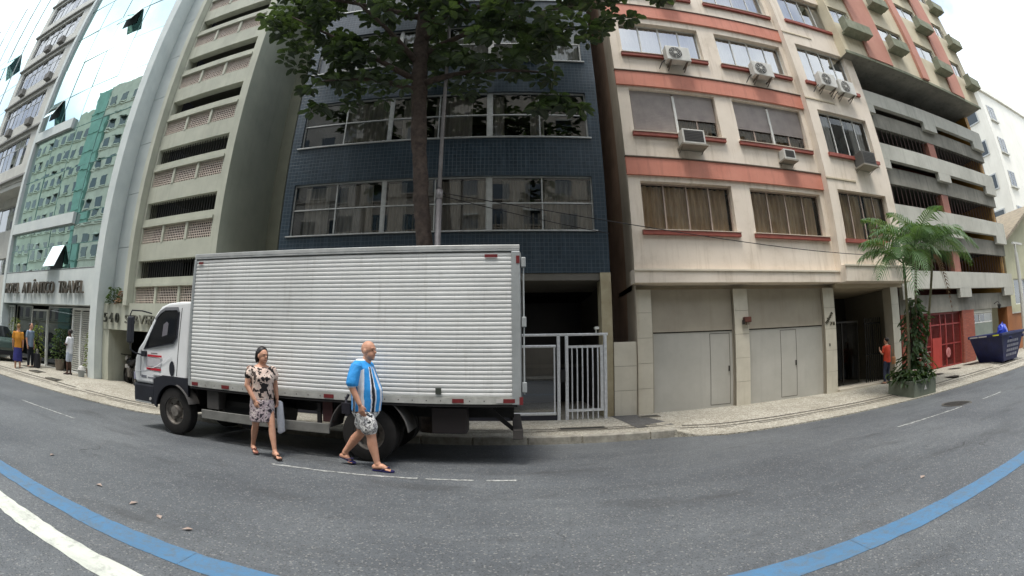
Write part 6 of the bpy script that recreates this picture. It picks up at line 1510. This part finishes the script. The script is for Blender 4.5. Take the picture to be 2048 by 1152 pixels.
cloth('skirt', mb, print_mat('skirt_print', [(46, 42, 48), (170, 154, 158), (206, 194, 190), (90, 80, 86)], 15, (.42, .53, .60), 7), wom)
M_HAIR = mat('hair_dark', (34, 28, 28), (22, 18, 18), .5, 30)
mb = MB(); mb.ball((.005, 0, 1.492), (.105, .088, .10), 16, 10)
limbt(mb, [(-.045, .0, 1.50), (-.062, 0, 1.42), (-.058, 0, 1.36)], [.075, .07, .05], 12); 
for s in (-1, 1): limbt(mb, [(.0, s * .066, 1.50), (-.01, s * .078, 1.42), (-.02, s * .072, 1.36)], [.035, .03, .022], 10)
hr = cloth('hair', mb, M_HAIR, wom, .009); hr.data.transform(Matrix.Translation((-.014, 0, .008)))
M_SAND = mat('sandal_tan', (150, 96, 84), rough=.6)
flipflop(wom, (-.31, -.085, .05), (-.07, -.102, .005), M_SAND, .9); flipflop(wom, (.185, .09, .005), (.455, .098, .012), mat('sandal_dark', (74, 54, 46), rough=.6), .9)
WR = -40
place(wom, (-3.58, 5.80, 0), WR)
bag = thing('carrier_bag', 'thin white plastic bag hanging from the left hand of the woman', 'bag', (0, 0, 0))
mb = MB(); n = 14
secs = [(-.03, .28, .80, .010, .028), (-.03, .295, .775, .014, .05), (-.03, .305, .62, .022, .056), (-.03, .31, .50, .026, .066), (-.03, .315, .40, .020, .060), (-.03, .315, .335, .014, .066), (-.03, .29, .30, .008, .02)]
mb.rings(secs, n); q = random.Random(3); mb.v = [(a + q.uniform(-.006, .006), b_ + q.uniform(-.006, .006), c) for a, b_, c in mb.v]
mb.build('sack', mat('bag_white', (226, 228, 232), (206, 208, 214), .4, 9), bag, smooth=True)
MB().tube([(-.05, .285, .78), (-.045, .265, .79), (-.03, .262, .80), (-.01, .285, .78)], .008, 6).build('handle', mat('bag_white', (226, 228, 232)), bag)
place(bag, (-3.58, 5.80, 0), WR)
# ---------------------------------------------------------------- small figures
def walker(label, loc, rz, skin, top, low, hair, H=1.0, arms='down', skirt=False, low_len=.1, shoes=(40, 36, 36), top_len=.80, bag_m=None):
    ra = {'down': ((-.01, -.19, 1.38), (-.03, -.235, 1.10), (.04, -.23, .86), (.1, 0, -1), (0, 1, 0)), 'fold': ((-.01, -.19, 1.38), (.03, -.25, 1.12), (.22, -.08, 1.16), (.3, 1, .1), (-1, 0, 0)), 'up': ((-.01, -.19, 1.38), (.05, -.25, 1.12), (.25, -.14, 1.25), (.4, .3, 1), (-1, 0, 0))}[arms]
    la = tuple((p[0], -p[1], p[2]) for p in ra)
    J = dict(rarm=ra, larm=la, rleg=((0, -.09, .84), (.03, -.10, .47), (.0, -.11, .09), (.17, -.14, .03)), lleg=((0, .09, .84), (.06, .10, .47), (.05, .11, .09), (.22, .13, .03)))
    ts = [(0, 0, .76, .10, .13), (0, 0, .86, .135, .165), (0, 0, 1.02, .12, .15), (0, 0, 1.20, .13, .17), (0, 0, 1.36, .10, .18), (-.01, 0, 1.44, .06, .10), (-.01, 0, 1.47, .05, .06)]
    t, b_ = figure('person', label, None, 0, skin, J, ts, .013, 1.0, (.02, 0, 1.59), 0, fingers=True)
    mb = MB(); mb.rings([(0, 0, top_len, .155, .185), (0, 0, 1.02, .142, .172), (0, 0, 1.20, .15, .19), (0, 0, 1.37, .115, .195), (-.01, 0, 1.43, .075, .12)], 18)
    for A in (ra, la): a, e = Vector(A[0]), Vector(A[1]); limbt(mb, [a, a.lerp(e, .75)], [.072, .07], 10)
    cloth('shirt', mb, top, t, .016, 2)
    mb = MB()
    if skirt: mb.rings([(.02, 0, low_len, .23, .23), (.01, 0, .6, .20, .21), (0, 0, .86, .15, .18)], 18)
    else:
        mb.rings([(0, 0, .74, .11, .15), (0, 0, .86, .148, .178)], 16)
        for lg in (J['rleg'], J['lleg']):
            h, k, a = Vector(lg[0]), Vector(lg[1]), Vector(lg[2]); pts = [h, h.lerp(k, .5)] + ([k, k.lerp(a, .9)] if low_len < .3 else [k.lerp(h, .12)]); limbt(mb, pts, [.105, .092, .075, .062][:len(pts)], 12)
    cloth('skirt' if skirt else ('trousers' if low_len < .3 else 'shorts'), mb, low, t, .016, 2)
    mb = MB().ball((.0, 0, 1.625), (.105, .088, .088), 14, 8); hh = cloth('hair', mb, hair, t, .012, 2); hh.data.transform(Matrix.Translation((-.018, 0, .008)))
    for lg in (J['rleg'], J['lleg']):
        a, to = Vector(lg[2]), Vector(lg[3]); d = (to - a); d.z = 0; d.normalize(); MB().tube([tuple(Vector((a.x, a.y, .03)) - d * .06), tuple(Vector((a.x, a.y, .035)) + d * .07), tuple(Vector((to.x, to.y, .028)) + d * .01)], [.045, .05, .035], 10, sq=(.75, 1)).build('shoe', mat('shoe_%d%d%d' % shoes, shoes), t)
    place(t, loc, rz); t.scale = (H, H, H); return t
walker('man in white shirt and pale shorts with folded arms at the hotel louvre', (-15.35, 10.12, .16), 205, SK_D, mat('cloth_white', (232, 234, 238), (214, 216, 222), .8, 6), mat('cloth_pale_blue', (190, 200, 216), (170, 180, 198), .8, 6), M_HAIR, .93, 'fold', low_len=.45)
walker('person in orange top and long blue skirt at the hotel kerb', (-17.7, 8.85, .05), 150, SK_M, mat('cloth_orange', (206, 142, 48), (176, 116, 40), .8, 6), mat('cloth_royal_blue', (48, 50, 120), (36, 38, 92), .8, 6), mat('hair_fair', (150, 124, 84), (116, 92, 62)), .98, 'down', True, .34)
walker('man in grey blue shirt and dark trousers near the hotel door', (-18.2, 9.75, .12), 20, SK_M, mat('cloth_grey_blue', (132, 150, 170), (110, 128, 148), .8, 6), mat('cloth_dark', (34, 38, 46), (26, 28, 34), .8, 6), M_HAIR, 1.0, 'down')
walker('person in red orange top and dark jeans facing the entrance gate', (11.55, 10.32, .07), 100, SK_M, mat('cloth_red', (206, 72, 44), (180, 56, 36), .8, 6), mat('cloth_jeans', (56, 62, 84), (44, 50, 68), .8, 6), M_HAIR, .84, 'up')
hb = thing('shoulder_bag', 'tan handbag at the side of the person in red orange', 'bag', (11.78, 10.26, .75))
MB().box(11.74, 11.83, 10.14, 10.30, .66, .90).build('pouch', mat('leather_tan', (190, 140, 100)), hb, bevel=.03)
MB().tube([(11.78, 10.16, .90), (11.72, 10.2, 1.16), (11.78, 10.28, .90)], .01, 6).build('strap', mat('leather_tan', (190, 140, 100)), hb)
sc2 = thing('suitcase', 'black wheeled suitcase with pale handle beside the hotel door', 'suitcase', (-17.75, 9.9, .12))
MB().box(-17.95, -17.6, 9.8, 10.0, .17, .72).build('shell', mat('case_black', (30, 30, 36), rough=.4), sc2, bevel=.04)
MB().tube([(-17.85, 9.9, .72), (-17.85, 9.9, .86), (-17.7, 9.9, .86), (-17.7, 9.9, .72)], .014, 6).build('handle', M_WHR, sc2)
for x in (-17.9, -17.65): MB().wheel((x, 9.9, .16), .04, .03, 12).build('wheel', M_TYRE, sc2)
